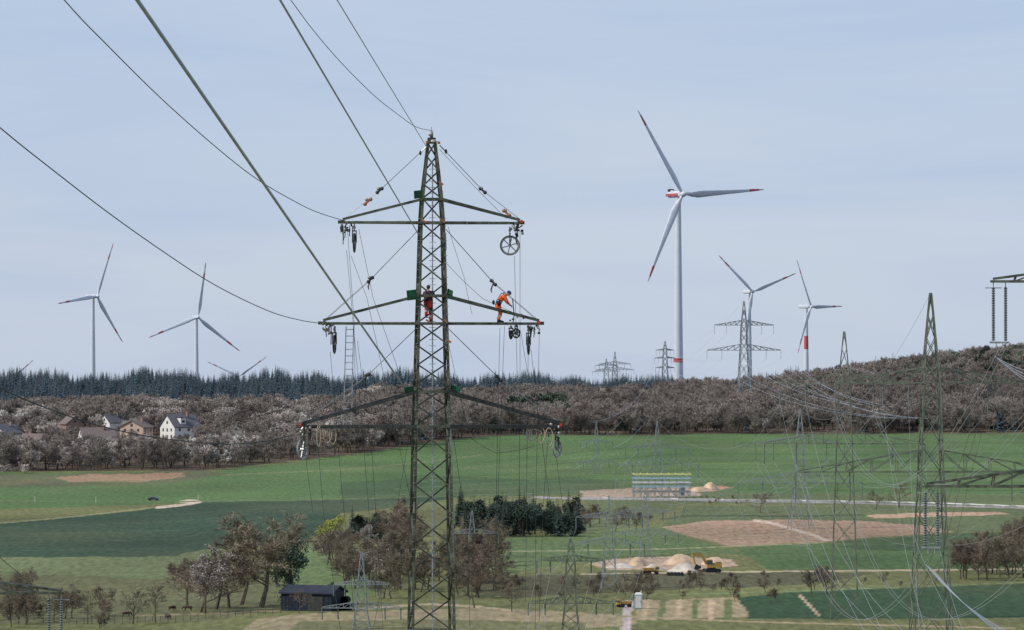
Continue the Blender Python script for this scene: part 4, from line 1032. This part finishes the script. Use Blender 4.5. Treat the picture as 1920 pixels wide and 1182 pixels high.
def cow(px,py,yaw,graze=True):
    J=dict(pelvis=(-.75,0,1.1),mid=(-.1,0,1.0),chest=(.55,0,1.02),neck=(.95,0,1.05 if graze else 1.25),poll=(1.25,0,.7 if graze else 1.5),muz=(1.38,0,.22 if graze else 1.35),
      fl=(.55,.2,.75),fl2=(.58,.2,.42),fl3=(.55,.2,.06),fr=(.55,-.2,.75),fr2=(.5,-.2,.42),fr3=(.48,-.2,.06),
      hl=(-.8,.22,.85),hl2=(-.68,.22,.62),hl3=(-.92,.22,.42),hl4=(-.86,.22,.06),hr=(-.8,-.22,.85),hr2=(-.72,-.22,.62),hr3=(-1.0,-.22,.42),hr4=(-.95,-.22,.06),t1=(-1.08,0,1.2),t2=(-1.15,0,.55))
    E=[('pelvis','mid'),('mid','chest'),('chest','neck'),('neck','poll'),('poll','muz'),('chest','fl'),('fl','fl2'),('fl2','fl3'),('chest','fr'),('fr','fr2'),('fr2','fr3'),('pelvis','hl'),('hl','hl2'),('hl2','hl3'),('hl3','hl4'),('pelvis','hr'),('hr','hr2'),('hr2','hr3'),('hr3','hr4'),('pelvis','t1'),('t1','t2')]
    Rr=dict(pelvis=.36,mid=.42,chest=.44,neck=.24,poll=.16,muz=.09,fl=.17,fr=.17,fl2=.08,fr2=.08,fl3=.055,fr3=.055,hl=.22,hr=.22,hl2=.15,hr2=.15,hl3=.075,hr3=.075,hl4=.055,hr4=.055,t1=.04,t2=.03)
    r=person('cow',J,E,Rr,[(a,b,'cow') for a,b in E],G(px,py),yaw,None,None,None,None)
    mb=MB(); z=J['poll'][2]; 
    for s in(-1,1): mb.ell((1.2,s*.2,z+.05),(.04,.11,.05),M['cow']); mb.tube([(1.22,s*.08,z+.1),(1.25,s*.18,z+.22)],[.025,.008],M['post'],5)
    mb.obj('ears_and_horns',r); r.scale=(.62,)*3
cow(238,1157,.2);cow(315,1163,2.2,False);cow(323,1147,.9);cow(352,1146,3.0)

# ---------------- light and sky
SE=math.radians(42); SA=math.radians(248)
w=bpy.data.worlds.new("World"); sc.world=w; w.use_nodes=True; nt=w.node_tree; bg=nt.nodes['Background']
sk=nt.nodes.new('ShaderNodeTexSky'); sk.sky_type='NISHITA'; sk.sun_disc=False; sk.sun_elevation=SE; sk.sun_rotation=SA; sk.air_density=1.0; sk.dust_density=1.2; sk.ozone_density=2.0; sk.altitude=300
tc=nt.nodes.new('ShaderNodeTexCoord'); mp=nt.nodes.new('ShaderNodeMapping'); mp.inputs['Scale'].default_value=(5,5,34); mp.inputs['Rotation'].default_value=(0,.16,0)
nz=nt.nodes.new('ShaderNodeTexNoise'); nz.inputs['Scale'].default_value=1.0; nz.inputs['Detail'].default_value=7; nz.inputs['Roughness'].default_value=.55; nz.inputs['Distortion'].default_value=.6
rp=nt.nodes.new('ShaderNodeMapRange'); rp.inputs[1].default_value=.35; rp.inputs[2].default_value=.68; rp.inputs[3].default_value=0; rp.inputs[4].default_value=1
# haze towards the horizon, a little deeper blue higher up
sx=nt.nodes.new('ShaderNodeSeparateXYZ'); hz=nt.nodes.new('ShaderNodeMapRange'); hz.inputs[1].default_value=0.0; hz.inputs[2].default_value=.09; hz.inputs[3].default_value=.55; hz.inputs[4].default_value=0
nt.links.new(tc.outputs['Generated'],sx.inputs[0]); nt.links.new(sx.outputs[2],hz.inputs[0])
ad=nt.nodes.new('ShaderNodeMath'); ad.operation='ADD'; ad.use_clamp=True
sc7=nt.nodes.new('ShaderNodeMath'); sc7.operation='MULTIPLY'; sc7.inputs[1].default_value=.75; nt.links.new(rp.outputs[0],sc7.inputs[0])
nt.links.new(sc7.outputs[0],ad.inputs[0]); nt.links.new(hz.outputs[0],ad.inputs[1])
cm=nt.nodes.new('ShaderNodeMix'); cm.data_type='RGBA'; cm.inputs[6].default_value=(3.65,4.6,6.4,1); cm.inputs[7].default_value=(4.75,5.4,6.6,1)
mx=nt.nodes.new('ShaderNodeMix'); mx.data_type='RGBA'; mx.inputs[0].default_value=.86
nt.links.new(tc.outputs['Generated'],mp.inputs[0]); nt.links.new(mp.outputs[0],nz.inputs['Vector']); nt.links.new(nz.outputs['Fac'],rp.inputs[0]); nt.links.new(ad.outputs[0],cm.inputs[0]); nt.links.new(cm.outputs[2],mx.inputs[7])
nt.links.new(sk.outputs[0],mx.inputs[6]); nt.links.new(mx.outputs[2],bg.inputs['Color']); bg.inputs['Strength'].default_value=.12
sd=bpy.data.lights.new('sun','SUN'); sd.energy=3.5; sd.angle=math.radians(.5); sd.color=(1,.94,.85); so=bpy.data.objects.new('sun',sd); sc.collection.objects.link(so)
dv=Vector((math.sin(SA)*math.cos(SE),math.cos(SA)*math.cos(SE),math.sin(SE))); so.rotation_euler=dv.to_track_quat('Z','Y').to_euler(); so.location=(50,-50,150)
print('objects',len(sc.objects),'dec',len(dec),'con',len(con))
